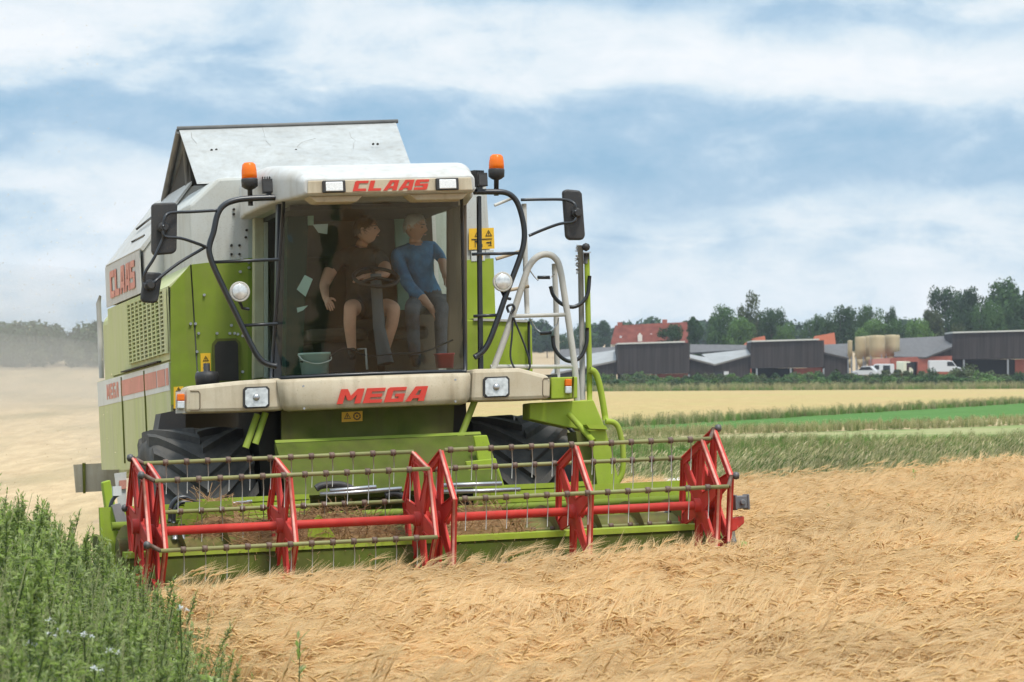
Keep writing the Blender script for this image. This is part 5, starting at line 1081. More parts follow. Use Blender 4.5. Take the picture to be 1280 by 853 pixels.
frame('pedal_rail', [(447, 437), (457, 436), (459, 462)], -.9, .010, STEEL, colm, sm=False)

# ------------------------------------------------------------------ header
hd = MB()
hd.mm((-2.58, -1.95, .28), (-.80, -1.88, 1.02)); hd.mm((.80, -1.95, .28), (2.58, -1.88, 1.02))
hd.prism([V((-2.58, -1.95, .26)), V((-2.58, -2.9, .20)), V((-2.58, -2.9, .23)), V((-2.58, -1.95, .30))], (5.16, 0, 0))
HD = hd.build('header_table', LIME, CB)
mb = MB()
for x0, x1 in ((-1.92, -.82), (.62, 1.66)):
    mb = MB(); mb.prism([V((x0, y, z)) for y, z in ((-1.955, .90), (-2.02, .90), (-2.02, .942), (-1.99, .95), (-2.02, .955), (-2.02, .997), (-1.99, 1.005), (-2.02, 1.01), (-2.02, 1.052), (-1.955, 1.052))], (x1 - x0, 0, 0))
    mb.build('rear_beam', LIME, HD)
mb = MB(); mb.tube([V((-2.5, -2.05, .86)), V((2.5, -2.05, .86))], .035, 10); mb.build('cross_tube', GREEN, HD)
mb = MB(); mb.prism([V((-2.5, -2.80, .36)), V((-2.5, -2.70, .60)), V((-2.5, -2.62, .63)), V((-2.5, -2.62, .60)), V((-2.5, -2.74, .34))], (5.0, 0, 0)); mb.build('front_sheet', mat('shaded_green_paint', (.115, .165, .012)), HD)  # takes the darkened green; the shade on the sheet is in its colour
mb = MB(); mb.prism([V((-2.5, -2.72, .60)), V((-2.5, -2.715, .645)), V((-2.5, -2.58, .655)), V((-2.5, -2.58, .61))], (5.0, 0, 0)); mb.build('front_rail', LIME, HD)
mb = MB(); mb.prism([V((-2.56, -3.1, .20)), V((-2.56, -2.82, .33)), V((-2.56, -2.82, .36)), V((-2.56, -3.12, .225))], (5.12, 0, 0))
for k in range(60):
    x = -2.52 + k * .0855; mb.prism([V((x, -3.10, .205)), V((x + .05, -3.10, .205)), V((x + .025, -3.24, .20))], (0, 0, .02))
mb.build('cutter_bar', TUBEG, HD)
au = MB(); au.tube([V((-2.5, -2.32, .60)), V((2.5, -2.32, .60))], .16, 16)
for s in (-1, 1):
    vs = []; n_ = 110
    for i in range(n_ + 1):
        x = s * sl_(.65, 2.48, i / n_); a = s * i * .28
        for r in (.158, .27): vs.append(V((x, -2.32 + r * math.cos(a), .60 + r * math.sin(a))))
    au.add(vs, [(2 * i, 2 * i + 1, 2 * i + 3, 2 * i + 2) for i in range(n_)], True)
for k in range(14): x = -.6 + k * .09; a = k * 1.3; au.tube([V((x, -2.32, .6)), V((x, -2.32 + .28 * math.cos(a), .6 + .28 * math.sin(a)))], .010, 5)
au.build('auger', mat('straw_stained_auger', (.13, .17, .02), .6, dust=(.22, .13, .06), damt=.5, dscale=4), HD)
# end sheets and crop dividers
for s in (-1, 1):
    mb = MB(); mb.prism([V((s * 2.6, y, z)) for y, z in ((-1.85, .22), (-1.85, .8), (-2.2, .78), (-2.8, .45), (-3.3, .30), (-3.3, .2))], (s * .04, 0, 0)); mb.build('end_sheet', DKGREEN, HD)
    mb = MB(); mb.prism([V((s * 2.62, y, z)) for y, z in ((-3.25, .18), (-2.9, .5), (-3.6, .34), (-4.05, .16))], (s * .10, 0, 0)); mb.build('crop_divider', GREEN, HD, bevel=.02)
mb = MB(); mb.prism(zpoly([(128, 603), (138, 600), (146, 640), (143, 668), (132, 668), (133, 640)], -1.6), (0, .12, 0)); arm = mb.build('reel_arm', LIME, HD, bevel=.01)
mb = MB(); mb.prism(zpoly([(140, 632), (150, 629), (168, 668), (160, 674), (148, 664)], -2.0), (0, .1, 0)); mb.build('arm_link', STEEL, arm)
frame('hose', [(150, 617), (143, 622), (138, 634), (137, 660)], -1.9, .016, BLACKM, HD); MB().box(Z(146, 614, -1.9), (.07, .06, .08)).build('hose_coupling', WHITED, HD)
frame('hose', [(213, 652), (214, 635), (220, 625), (231, 622), (243, 627), (256, 632), (268, 630)], -2.1, .022, BLACKM, HD); frame('hose', [(217, 654), (218, 640), (224, 630), (234, 628), (248, 633), (262, 633)], -2.15, .018, BLACKM, HD)
frame('hydraulic_line', [(262, 632), (285, 630), (315, 627)], -2.1, .014, STEEL, HD, sm=False)
for q in ([(412, 613.5), (440, 611.5), (470, 609)], [(400, 618), (440, 616), (502, 611)], [(548, 607), (585, 606), (627, 604.5)], [(545, 615), (600, 614), (650, 612)]): frame('hydraulic_rod', q, -2.1, .019, STEEL, HD, sm=False)
for q in ([(395, 611), (403, 607), (425, 606), (440, 611)], [(482, 620), (490, 617), (500, 619), (505, 625)]): frame('rubber_boot', q, -2.08, .03, BLACK, HD)
mb = MB(); mb.prism(zpoly([(232, 628), (290, 626), (296, 670), (215, 672), (228, 645)], -2.35), (0, .03, 0)); mb.build('drive_shield', GREEN, HD)
for x_ in (219, 228): frame('valve', [(x_, 655), (x_, 668), (x_, 674)], -2.45, .022, STEEL, HD, sm=False)
mb = MB(); mb.prism(zpoly([(388, 655), (400, 644), (408, 655), (420, 672), (384, 672)], -2.62), (0, .1, 0)); mb.build('sheet_bracket', LIME, HD)
mb = MB(); mb.prism(zpoly([(760, 655), (775, 642), (800, 640), (806, 655), (770, 662)], -2.3), (0, .2, 0)); mb.build('drive_cover', GREEN, HD)
MB().lathe([(.001, -.05), (.04, -.04), (.055, 0), (.04, .04), (.001, .05)], Z(812, 648, -2.3), 'X', 14).build('joint_boot', BLACK, HD)
MB().tube([Z(816, 648, -2.3), Z(858, 640, -2.3)], .045, 10).build('drive_shaft', mat('tan_shaft_guard', (.34, .26, .16), .7), HD)
frame('hose', [(824, 655), (828, 645), (838, 639), (852, 638)], -2.35, .016, BLACKM, HD)
# hydraulic motor at the right end
mc = Z(925, 628, -2.95)
mb = MB(); mb.box(mc, (.11, .12, .11)); mb.box(mc + V((-.055, 0, 0)), (.02, .14, .13)); mb.box(mc + V((.055, 0, 0)), (.02, .14, .13)); mb.lathe([(.025, -.09), (.025, -.05)], mc, 'Y', 10); mo = mb.build('reel_motor', mat('cast_grey', (.16, .16, .165), .55, .3), HD, bevel=.008)
mb = MB(); mb.prism([V((x, -2.98, z)) for x, z in ((2.52, .68), (2.70, .70), (2.70, .64), (2.62, .58), (2.52, .56))], (0, .1, 0)); mb.build('motor_bracket', RED, mo, bevel=.01)
mb = MB(); mb.prism(zpoly([(913, 652), (917, 652), (921, 682), (915, 684)], -2.9), (0, .05, 0)); mb.build('divider_rod', WHITED, HD)
# reels: hexagonal spiders, tine bars, red centre tube
RY, RZ, RR = -3.0, .81, .57
def spider(par, x, shift=(0, 0), ang0=15, sc=1.0, m=RED, nm='spider'):
    mb = MB(); c = V((x, RY + shift[0], RZ + shift[1])); R = RR * sc; th = .024
    vv = [c + V((0, R * math.cos(R_(ang0 + 60 * k)), R * math.sin(R_(ang0 + 60 * k)))) for k in range(6)]
    for k in range(6):
        a, b = vv[k], vv[(k + 1) % 6]; i1, i2 = c + (a - c) * .87, c + (b - c) * .87
        mb.prism([a, b, i2, i1], (th, 0, 0))
        d = (vv[k] - c).normalized(); s = V((0, -d.z, d.y)); w0, w1 = .080, .045
        mb.prism([c + d * .10 + s * w0, c + d * .10 - s * w0, c + d * R * .868 - s * w1, c + d * R * .868 + s * w1], (th * .7, 0, 0))
        mb.tube([a + V((-.004, 0, 0)), b + V((-.004, 0, 0))], .011, 6, mi=1 if min(a.y, b.y) < c.y - .2 else 0); mb.tube([i1 + V((-.002, 0, 0)), i2 + V((-.002, 0, 0))], .008, 5)
        for q in (-1, 1): mb.tube([c + d * .14 + s * w0 * q * .9 + V((-.002, 0, 0)), c + d * R * .86 + s * w1 * q + V((-.002, 0, 0))], .008, 5)
    hexp = [c + V((0, .13 * math.cos(R_(ang0 + 30 + 60 * k)), .13 * math.sin(R_(ang0 + 30 + 60 * k)))) for k in range(6)]; mb.prism(hexp, (th * .8, 0, 0)); mb.lathe([(.06, -.05), (.06, .08)], c, 'X', 16)
    return mb.build(nm, [m, REDW], par)
def reel(x0, x1, spx, phase, tx, ecc):
    o = MB().tube([V((x0 - .05, RY, RZ)), V((x1 + .05, RY, RZ))], .036, 12).build('reel', RED, CB)
    for x in spx: spider(o, x, ang0=phase)
    ex, esh = ecc; spider(o, ex, esh, phase, 1.0, RED, 'control_spider')
    for k in range(6):
        a = R_(phase + 60 * k); cy_, cz = RY + RR * math.cos(a), RZ + RR * math.sin(a); mb = MB()
        mb.tube([V((x0, cy_, cz)), V((x1, cy_, cz))], .0175, 9, mi=0)
        x = tx
        while x < x1 - .03:
            mb.lathe([(.021, -.022), (.027, -.018), (.027, .018), (.021, .022)], (x, cy_, cz), 'X', 9, mi=1)
            tl = .255; mb.tube([V((x, cy_ - .018, cz)), V((x, cy_ - .022, cz - .10)), V((x - .004, cy_ + .01, cz - tl))], [.0045, .0045, .003], 5, mi=2)
            x += .1715
        mb.build('tine_bar', [TUBEG, CLAMP, TINE], o)
        c0 = V((ex, cy_ + esh[0], cz + esh[1])); MB().tube([V((ex + .0, cy_ + esh[0], cz + esh[1])), V((x0 if ex < x0 + .1 else x1, cy_, cz))], .018, 7).build('crank', CLAMP, o); MB().lathe([(.001, -.03), (.028, -.02), (.034, 0), (.028, .02), (.001, .03)], c0 + V((-.02 if ex < 0 else .04, 0, 0)), 'X', 10).build('bearing', CASTB, o)
    return o
xa = lambda px, py: F(px, py, y=-3.0).x
reel(-2.34, -.10, (-2.30, xa(352, 645), xa(524, 632)), 15, -2.16, (-2.42, (.03, .05)))
reel(xa(552, 600), 2.38, (xa(548, 625), xa(716, 620), 2.30), 45, .14, (2.43, (.06, .085)))
# cut straw lying in the header, in front of and over the auger
STRAW = leafmat('cut_straw', [(.17, .085, .035), (.27, .15, .065), (.36, .22, .10), (.22, .12, .05)], .7, .1)
def strawheap(label, x0, x1, n, seed, yc=-2.38, zc=.86, sy=.16, sz=.06):
    rnd = random.Random(seed); mb = MB(); nx2 = 40
    for j in range(nx2):       # the packed mass under the loose stalks
        xa_, xb_ = sl_(x0, x1, j / nx2), sl_(x0, x1, (j + 1) / nx2)
    vs = []
    for j in range(nx2 + 1):
        x = sl_(x0, x1, j / nx2); e = math.sin(math.pi * j / nx2) ** .4
        for i in range(9):
            a = R_(180 * i / 8); b = noise.noise(V((x * 3, i * .4, seed))) * .06
            vs.append(V((x, yc - .24 * math.cos(a) , zc - .30 + (.30 * e + b) * math.sin(a) ** .7)))
    mb.add(vs, [(j * 9 + i, j * 9 + i + 1, (j + 1) * 9 + i + 1, (j + 1) * 9 + i) for j in range(nx2) for i in range(8)], True)
    for _ in range(n):
        x = rnd.uniform(x0, x1); t = (x - x0) / (x1 - x0); e = math.sin(math.pi * t) ** .4; a = R_(rnd.uniform(-10, 120))
        p = V((x, yc - .25 * math.cos(a), zc - .30 + .31 * e * math.sin(max(.05, a)) + rnd.gauss(0, .02))); d = V((rnd.gauss(0, 1), rnd.gauss(0, .5), rnd.gauss(0, .4))).normalized(); L = rnd.uniform(.05, .22)
        q = p + d * L; ribbon(mb, [p, p.lerp(q, .5) + V((0, 0, .012)), q], .006, .004, (0, .3, 1) if abs(d.x) > .5 else (1, 0, 0))
    o = mb.build('cut_straw', STRAW); o.matrix_world = MAC; return tag(o, label, 'straw', kind='stuff')
strawheap('brown heap of cut straw gathered in front of the left reel tube and feeder', -1.55, -.12, 2600, 3)
strawheap('brown cut straw lying on the auger behind the right reel', .05, .95, 1300, 4, -2.36, .84)
strawheap('loose pale straw caught on the header below the left front tyre', -1.9, -1.4, 450, 5, -2.15, 1.02, .1)

# ------------------------------------------------------------------ things in the cab
MINT = mat('pale_mint_plastic', (.50, .68, .64), .4); REDP = mat('red_tub_plastic', (.62, .045, .05), .4)
def bucket(px0, px1, pt, pb, y, m, label, name, handle=None, sq=True):
    a, b = Z(px0, pt, y), Z(px1, pb, y); cx_, wd, h = (a.x + b.x) / 2, b.x - a.x, a.z - b.z
    p = V((cx_, y, b.z)); rt = bpy.data.objects.new(name, None); COL.objects.link(rt); rt.matrix_world = MAC @ Matrix.Translation(p)
    mb = MB(); n = 28
    def ringp(s, z, e=4.0): return [V((math.copysign(abs(math.cos(t)) ** (2 / e), math.cos(t)) * s, math.copysign(abs(math.sin(t)) ** (2 / e), math.sin(t)) * s * .8, z)) for t in [2 * math.pi * k / n for k in range(n)]]
    rr = [ringp(wd * .43, 0), ringp(wd * .5, h * .9), ringp(wd * .53, h * .9), ringp(wd * .53, h), ringp(wd * .48, h), ringp(wd * .42, .01)]
    mb.add([q for r in rr for q in r], [(i * n + k, i * n + (k + 1) % n, (i + 1) * n + (k + 1) % n, (i + 1) * n + k) for i in range(5) for k in range(n)], True); mb.f.append(list(range(n))[::-1]); mb.sm.append(False); mb.mi.append(0); mb.f.append([5 * n + k for k in range(n)]); mb.sm.append(False); mb.mi.append(0)
    mb.build('tub', m, rt)
    if handle: MB().tube(smoothpath([V((-wd * .54, -.02, h * .88)), V((-wd * .45, -wd * .48, h * .62)), V((0, -wd * .55, h * .46)), V((wd * .45, -wd * .48, h * .62)), V((wd * .54, -.02, h * .88))], 5), .006, 6).build('handle', handle, rt)
    return tag(rt, label, 'bucket')
bucket(374.5, 412, 442, 467.5, -.84, MINT, 'pale mint bucket with a white handle behind the left of the windscreen', 'bucket', mat('white_handle_plastic', (.75, .8, .78), .4))
bucket(544, 567.5, 442.5, 460, -.78, REDP, 'small red tub standing behind the right of the windscreen', 'tub')
SKIN = mat('skin', (.48, .26, .175), .55, var=.06, vscale=20); SHIRTB = mat('dark_brown_tshirt', (.045, .036, .028), .9, var=.3, vscale=9, bump=1.0, bscale=9); SHIRTU = mat('blue_work_shirt', (.05, .18, .36), .85, var=.35, vscale=9, bump=1.0, bscale=10)
SHORTS = mat('dark_shorts', (.035, .03, .025), .9); JEANS = mat('grey_blue_jeans', (.075, .085, .105), .9, var=.3, vscale=9, bump=1.0, bscale=10); SHOE = mat('dark_shoe', (.03, .025, .02), .7); EYEM = mat('eye_dark', (.04, .025, .02), .3); LIPM = mat('lips', (.38, .15, .11), .5)
HAIRB = leafmat('brown_hair', [(.10, .055, .025), (.17, .10, .05)], .6, 0); HAIRG = leafmat('grey_hair', [(.50, .49, .46), (.66, .65, .62)], .6, 0)
def headmesh(mb, c, yaw, pitch, roll, s=1.0):
    M = Matrix.Rotation(yaw, 3, 'Z') @ Matrix.Rotation(pitch, 3, 'X') @ Matrix.Rotation(roll, 3, 'Y'); nu_, nv = 28, 22; vs = []; mis = []
    g = lambda a, b, sg: math.exp(-((a - b) / sg) ** 2)
    for j in range(nv + 1):
        th = math.pi * j / nv - math.pi / 2
        for i in range(nu_):
            ph = 2 * math.pi * i / nu_; dx, dy, dz = math.cos(th) * math.sin(ph), -math.cos(th) * math.cos(ph), math.sin(th)
            x, y, z = dx * .076, dy * .098, dz * .122
            if dz < 0: x *= 1 - .30 * dz * dz; y *= (1 - .12 * dz * dz) if dy < 0 else (1 - .45 * dz * dz)
            fr = max(0, -dy)
            if fr > .3:
                y -= .030 * g(x, 0, .013) * g(z, -.022, .020) + .010 * g(x, 0, .011) * g(z, .006, .02)      # nose
                y += .010 * (g(x, .031, .014) + g(x, -.031, .014)) * g(z, .006, .011)                         # eye sockets
                y -= .006 * g(z, .026, .010) * g(x, 0, .05) + .010 * g(x, 0, .02) * g(z, -.098, .016)         # brow, chin
                y -= .006 * g(x, 0, .022) * g(z, -.058, .007); y += .004 * g(x, 0, .024) * g(z, -.062, .003)  # lips
            vs.append(c + M @ V((x, y, z)) * s)
    fs = [(j * nu_ + i, j * nu_ + (i + 1) % nu_, (j + 1) * nu_ + (i + 1) % nu_, (j + 1) * nu_ + i) for j in range(nv) for i in range(nu_)]
    mb.add(vs, fs, True, 0)
    for sx in (-1, 1):
        mb.lathe([(.001, -.009), (.008, -.006), (.0095, 0), (.001, .008)], c + M @ V((sx * .031, -.083, .006)) * s, 'Z', 8, mi=4)
        mb.prism([c + M @ V(q) * s for q in ((sx * .014, -.101, .026), (sx * .048, -.088, .028), (sx * .050, -.086, .034), (sx * .014, -.100, .035))], M @ V((0, .012, 0)), mi=4)
        er = [V((sx * .074, .012 + .017 * math.cos(q) * (1 if q < 3.2 else .8), -.006 + .030 * math.sin(q))) for q in [2 * math.pi * k / 12 for k in range(12)]]
        mb.prism([c + M @ p * s for p in er], M @ V((sx * .013, .012, 0)), mi=0, smooth=True)
    mb.prism([c + M @ V(q) * s for q in ((-.022, -.1035, -.060), (0, -.1095, -.0565), (.022, -.1035, -.060), (0, -.107, -.0665))], M @ V((0, .02, 0)), mi=5)
    return M
def hair(c, M, m, par, seed, long=.03, recede=0.0, n=900):
    rnd = random.Random(seed); mb = MB()
    vs = []; nu_, nv = 26, 14
    def hp(th, ph, k): 
        dx, dy, dz = math.cos(th) * math.sin(ph), -math.cos(th) * math.cos(ph), math.sin(th); return V((dx * .083 * k, dy * .106 * k + .006, dz * .13 * k))
    for j in range(nv + 1):
        for i in range(nu_):
            ph = 2 * math.pi * i / nu_; f = .5 + .5 * math.cos(ph); low = sl_(-.32, .58 + recede, f ** 1.6); th = sl_(low, math.pi / 2, j / nv)
            k = 1.0 + .06 * noise.noise(V((math.sin(ph) * 2, math.cos(ph) * 2, th * 3 + seed))) - (.06 if j == 0 else 0); vs.append(M @ hp(th, ph, k))
    mb.add(vs, [(j * nu_ + i, j * nu_ + (i + 1) % nu_, (j + 1) * nu_ + (i + 1) % nu_, (j + 1) * nu_ + i) for j in range(nv) for i in range(nu_)], True)
    for _ in range(n):
        ph = rnd.uniform(0, 6.28); f = .5 + .5 * math.cos(ph); th = rnd.uniform(sl_(-.3, .62 + recede, f ** 1.6), 1.5); p = hp(th, ph, 1.0); q = hp(th - rnd.uniform(.1, .3), ph + rnd.gauss(0, .3), 1.0 + rnd.uniform(0, long * 6))
        ribbon(mb, [M @ p, M @ p.lerp(q, .5) * 1.02, M @ q], .005, .002, M @ V((math.cos(ph), math.sin(ph), 0)))
    o = mb.build('hair', m, par); return o
def person(label, J, bones, mats, head, hairm, long, recede, hands):
    org = J['pelvis'][0]; me = bpy.data.meshes.new('skeleton'); names = list(J); idx = {n: i for i, n in enumerate(names)}; pos = [J[n][0] - org for n in names]; rad = [J[n][1] for n in names]; ed = [(idx[a], idx[b]) for a, b, _ in bones]; rd_ = lambda q: sum(q) / 2 if isinstance(q, tuple) else q
    regs = [(J[a][0] - org, J[b][0] - org, r, rd_(J[a][1]), rd_(J[b][1])) for a, b, r in bones]
    for (hn, wrist, d, up, curl) in hands:        # palm and five fingers
        w0 = J[wrist][0] - org; d = V(d).normalized(); up = V(up).normalized(); sd_ = d.cross(up).normalized(); palm = w0 + d * .065
        k = len(pos); pos.append(palm); rad.append((.036, .020)); ed.append((idx[wrist], k)); regs.append((w0, palm, 'skin', .03, .03))
        for q, (off, L) in enumerate(((-.030, .062), (-.010, .075), (.010, .072), (.029, .055))):
            b = palm + d * .028 + sd_ * off; m1 = b + (d - up * curl * .5).normalized() * L * .55; t1 = m1 + (d * (1 - curl) - up * curl).normalized() * L * .5
            i0 = len(pos); pos += [b, m1, t1]; rad += [(.0105, .0105), (.009, .009), (.0075, .0075)]; ed += [(k, i0), (i0, i0 + 1), (i0 + 1, i0 + 2)]; regs += [(palm, b, 'skin', .02, .011), (b, m1, 'skin', .01, .009), (m1, t1, 'skin', .009, .008)]
        b = w0 + d * .035 - sd_ * .034; m1 = b + (d * .6 - sd_ * .7).normalized() * .035; t1 = m1 + (d * .9 - sd_ * .2 - up * .3).normalized() * .03; i0 = len(pos); pos += [b, m1, t1]; rad += [(.012, .012), (.0105, .0105), (.008, .008)]; ed += [(k, i0), (i0, i0 + 1), (i0 + 1, i0 + 2)]; regs += [(palm, b, 'skin', .02, .011), (b, m1, 'skin', .01, .009), (m1, t1, 'skin', .009, .008)]
    me.from_pydata([tuple(p) for p in pos], ed, []); o = bpy.data.objects.new('skeleton', me); COL.objects.link(o)
    sk = o.modifiers.new('skin', 'SKIN'); sk.use_smooth_shade = True; lay = me.skin_vertices[0].data
    for i, r in enumerate(rad): lay[i].radius = r if isinstance(r, tuple) else (r, r)
    lay[idx['pelvis']].use_root = True; sb = o.modifiers.new('sub', 'SUBSURF'); sb.levels = 3; sb.render_levels = 3
    dg = bpy.context.evaluated_depsgraph_get(); dg.update(); ev = o.evaluated_get(dg).to_mesh()
    mb = MB(); order = ['skin', 'top', 'legs', 'shoe', 'eye', 'lip']
    vs = [v.co.copy() for v in ev.vertices]; fs = [list(p.vertices) for p in ev.polygons]; mb.add(vs, fs, True)
    for fi, f in enumerate(fs):
        c = sum((vs[i] for i in f), V((0, 0, 0))) / len(f); best = None
        for a, b, r, ra, rb in regs:
            ab = b - a; t = max(0, min(1, (c - a).dot(ab) / max(1e-9, ab.length_squared))); dd = (c - a - ab * t).length - (ra + (rb - ra) * t) * .8
            if best is None or dd < best[0]: best = (dd, r)
        mb.mi[fi] = order.index(best[1])
    bpy.data.objects.remove(o); M = headmesh(mb, head[0] - org, *head[1:])
    ob = mb.build('person', [mats[k] for k in order]); ob.matrix_world = MAC @ Matrix.Translation(org)
    h = hair(V((0, 0, 0)), M, hairm, ob, len(label), long, recede, 1800); h.location = head[0] - org
    return tag(ob, label, 'person')
BM = {'skin': SKIN, 'eye': EYEM, 'lip': LIPM, 'shoe': SHOE}
yd = -.18
hc = Z(458, 288, yd - .06)
J = {'pelvis': (Z(455, 388, yd + .02), (.15, .12)), 'waist': (Z(452, 362, yd + .04), (.145, .115)), 'chest': (Z(450, 335, yd + .03), (.165, .12)), 'upper': (Z(449, 319, yd + .02), (.12, .09)), 'neck': (Z(451, 309, yd), .058), 'skull': (Z(455, 298, yd - .03), .055),
     'shl': (Z(424, 322, yd), .075), 'sll': (Z(413, 338, yd - .05), .068), 'ell': (Z(405, 357, yd - .12), .048), 'wrl': (Z(407, 372, yd - .36), .032),
     'shr': (Z(474, 321, yd), .075), 'slr': (Z(481, 334, yd - .1), .066), 'elr': (Z(482, 343, yd - .26), .047), 'wrr': (Z(461, 346, yd - .42), .032),
     'hpl': (Z(446, 387, yd - .06), .10), 'thl': (Z(441, 385, yd - .30), .088), 'knl': (Z(438, 385, yd - .50), .064), 'cal': (Z(437, 405, yd - .50), .060), 'anl': (Z(440, 438, yd - .46), .042), 'tol': (Z(440, 447, yd - .62), .036),
     'hpr': (Z(468, 387, yd - .06), .10), 'thr': (Z(482, 384, yd - .30), .088), 'knr': (Z(493, 385, yd - .48), .064), 'car': (Z(490, 405, yd - .48), .060), 'anr': (Z(482, 436, yd - .44), .042), 'tor': (Z(482, 446, yd - .6), .036)}
bn = [('pelvis', 'waist', 'top'), ('waist', 'chest', 'top'), ('chest', 'upper', 'top'), ('upper', 'neck', 'skin'), ('neck', 'skull', 'skin'), ('upper', 'shl', 'top'), ('shl', 'sll', 'top'), ('sll', 'ell', 'skin'), ('ell', 'wrl', 'skin'), ('upper', 'shr', 'top'), ('shr', 'slr', 'top'), ('slr', 'elr', 'skin'), ('elr', 'wrr', 'skin'),
      ('pelvis', 'hpl', 'legs'), ('hpl', 'thl', 'legs'), ('thl', 'knl', 'skin'), ('knl', 'cal', 'skin'), ('cal', 'anl', 'skin'), ('anl', 'tol', 'shoe'), ('pelvis', 'hpr', 'legs'), ('hpr', 'thr', 'legs'), ('thr', 'knr', 'skin'), ('knr', 'car', 'skin'), ('car', 'anr', 'skin'), ('anr', 'tor', 'shoe')]
person('driver in a dark t-shirt and shorts at the wheel, looking to the right', J, bn, {**BM, 'top': SHIRTB, 'legs': SHORTS}, (hc, R_(68), R_(-4), 0, 1.0), HAIRB, .05, .0, [('l', 'wrl', (.1, -.6, -.5), (-.3, -.5, .8), .6), ('r', 'wrr', (-.95, -.2, -.1), (0, -.2, 1), .55)])
yp = -.10; hc = Z(519, 284, yp - .08)
J = {'pelvis': (Z(533, 378, yp + .05), (.15, .12)), 'waist': (Z(526, 356, yp + .03), (.17, .125)), 'chest': (Z(519, 330, yp), (.195, .125)), 'upper': (Z(521, 315, yp), (.12, .09)), 'neck': (Z(519, 304, yp - .03), .060), 'skull': (Z(518, 294, yp - .05), .058),
     'shl': (Z(495, 318, yp - .02), .08), 'sll': (Z(502, 340, yp - .1), .066), 'ell': (Z(512, 359, yp - .22), .058), 'cul': (Z(527, 372, yp - .34), .05), 'wrl': (Z(537, 383, yp - .42), .033),
     'shr': (Z(541, 311, yp), .076), 'slr': (Z(547, 317, yp - .06), .062), 'elr': (Z(553, 325, yp - .14), .046), 'wrr': (Z(554, 338, yp - .2), .032),
     'hpl': (Z(525, 380, yp - .05), .105), 'thl': (Z(518, 383, yp - .30), .092), 'knl': (Z(515, 386, yp - .5), .074), 'cal': (Z(516, 410, yp - .5), .066), 'anl': (Z(519, 448, yp - .46), .055), 'tol': (Z(521, 457, yp - .62), .04),
     'hpr': (Z(542, 380, yp - .05), .105), 'thr': (Z(548, 381, yp - .28), .09), 'knr': (Z(552, 384, yp - .46), .072), 'car': (Z(551, 410, yp - .46), .064), 'anr': (Z(552, 446, yp - .42), .054), 'tor': (Z(552, 455, yp - .58), .04)}
bn = [('pelvis', 'waist', 'top'), ('waist', 'chest', 'top'), ('chest', 'upper', 'top'), ('upper', 'neck', 'skin'), ('neck', 'skull', 'skin'), ('upper', 'shl', 'top'), ('shl', 'sll', 'top'), ('sll', 'ell', 'top'), ('ell', 'cul', 'top'), ('cul', 'wrl', 'skin'), ('upper', 'shr', 'top'), ('shr', 'slr', 'top'), ('slr', 'elr', 'top'), ('elr', 'wrr', 'skin'),
      ('pelvis', 'hpl', 'legs'), ('hpl', 'thl', 'legs'), ('thl', 'knl', 'legs'), ('knl', 'cal', 'legs'), ('cal', 'anl', 'legs'), ('anl', 'tol', 'shoe'), ('pelvis', 'hpr', 'legs'), ('hpr', 'thr', 'legs'), ('thr', 'knr', 'legs'), ('knr', 'car', 'legs'), ('car', 'anr', 'legs'), ('anr', 'tor', 'shoe')]
person('grey haired passenger in a blue shirt and jeans seated beside the driver', J, bn, {**BM, 'top': SHIRTU, 'legs': JEANS}, (hc, R_(50), R_(8), R_(-4), 1.02), HAIRG, .03, .12, [('l', 'wrl', (.5, -.3, -.8), (.3, -.9, .1), .45), ('r', 'wrr', (.25, -.3, -.9), (.3, -.8, .2), .6)])

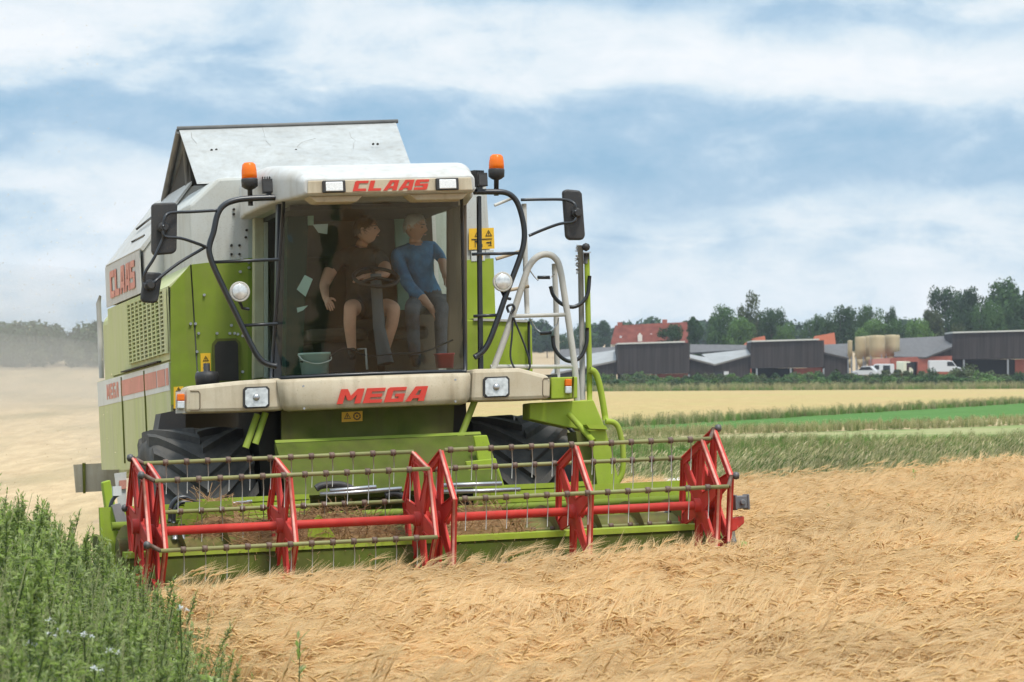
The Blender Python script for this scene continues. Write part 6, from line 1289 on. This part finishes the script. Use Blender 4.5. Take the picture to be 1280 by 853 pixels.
# ------------------------------------------------------------------ dust and flying chaff behind the machine, and the air
CH = leafmat('chaff', [(.55, .42, .26), (.75, .62, .42)], .8, .2)
rnd = random.Random(44); mb = MB()
for _ in range(1500):
    d = rnd.uniform(29, 42); px = rnd.gauss(60, 75); py = rnd.uniform(250, 640) if rnd.random() < .75 else rnd.uniform(0, 400)
    if px > 175 or px < -20: continue
    p = W(px, py, d); s = rnd.uniform(.003, .009); u = V((rnd.gauss(0, 1), rnd.gauss(0, 1), rnd.gauss(0, 1))).normalized(); v = u.orthogonal().normalized(); mb.add([p - u * s, p + v * s * .5, p + u * s, p - v * s * .5], [(0, 1, 2, 3)])
tag(mb.build('flying_chaff', CH), 'tiny bits of chaff blown up behind the harvester', 'chaff', kind='stuff')
def volume(name, mb, dens, col, label, an=.3, lumpy=0):
    m = bpy.data.materials.new(name + '_air'); m.use_nodes = True; t = m.node_tree; t.nodes.remove(t.nodes['Principled BSDF']); v = t.nodes.new('ShaderNodeVolumePrincipled')
    v.inputs['Color'].default_value = (*col, 1); v.inputs['Density'].default_value = dens; v.inputs['Anisotropy'].default_value = an; t.links.new(v.outputs[0], t.nodes['Material Output'].inputs['Volume'])
    if lumpy:
        g = t.nodes.new('ShaderNodeNewGeometry'); tx = t.nodes.new('ShaderNodeTexNoise'); tx.inputs['Scale'].default_value = lumpy; tx.inputs['Detail'].default_value = 3; t.links.new(g.outputs['Position'], tx.inputs['Vector'])
        mr = t.nodes.new('ShaderNodeMapRange'); mr.inputs[1].default_value = .40; mr.inputs[2].default_value = .68; mr.inputs[3].default_value = 0; mr.inputs[4].default_value = dens * 2.4; t.links.new(tx.outputs['Fac'], mr.inputs[0]); t.links.new(mr.outputs[0], v.inputs['Density'])
    return tag(mb.build(name, m), label, kind='stuff')
def blob(c, r, n=20):
    mb = MB(); vs = []
    for j in range(n + 1):
        th = math.pi * j / n - math.pi / 2
        for i in range(n): ph = 2 * math.pi * i / n; vs.append(V(c) + V((r[0] * math.cos(th) * math.cos(ph), r[1] * math.cos(th) * math.sin(ph), r[2] * math.sin(th))))
    mb.add(vs, [(j * n + i, j * n + (i + 1) % n, (j + 1) * n + (i + 1) % n, (j + 1) * n + i) for j in range(n) for i in range(n)], True); return mb
volume('dust_cloud', blob((-26, 150, 0), (19, 105, 4.6)), .0034, (.92, .80, .66), 'dust cloud drifting over the stubble behind the harvester', lumpy=.13)
volume('dust_puff', blob((-11.5, 62, 1.2), (5.5, 22, 2.6)), .008, (.92, .80, .66), 'denser puff of dust just behind the left side of the harvester', lumpy=.35)
volume('dust_puff', blob((-27, 190, 4.5), (11, 40, 4.5)), .006, (.92, .80, .66), 'dust puff drifting in front of the far wood')

hz = MB(); hz.mm((-1300, -40, -40), (1300, 1900, 60))
volume('haze', hz, .00014, (.80, .88, 1.0), 'thin bluish air over the whole field', 0.0)
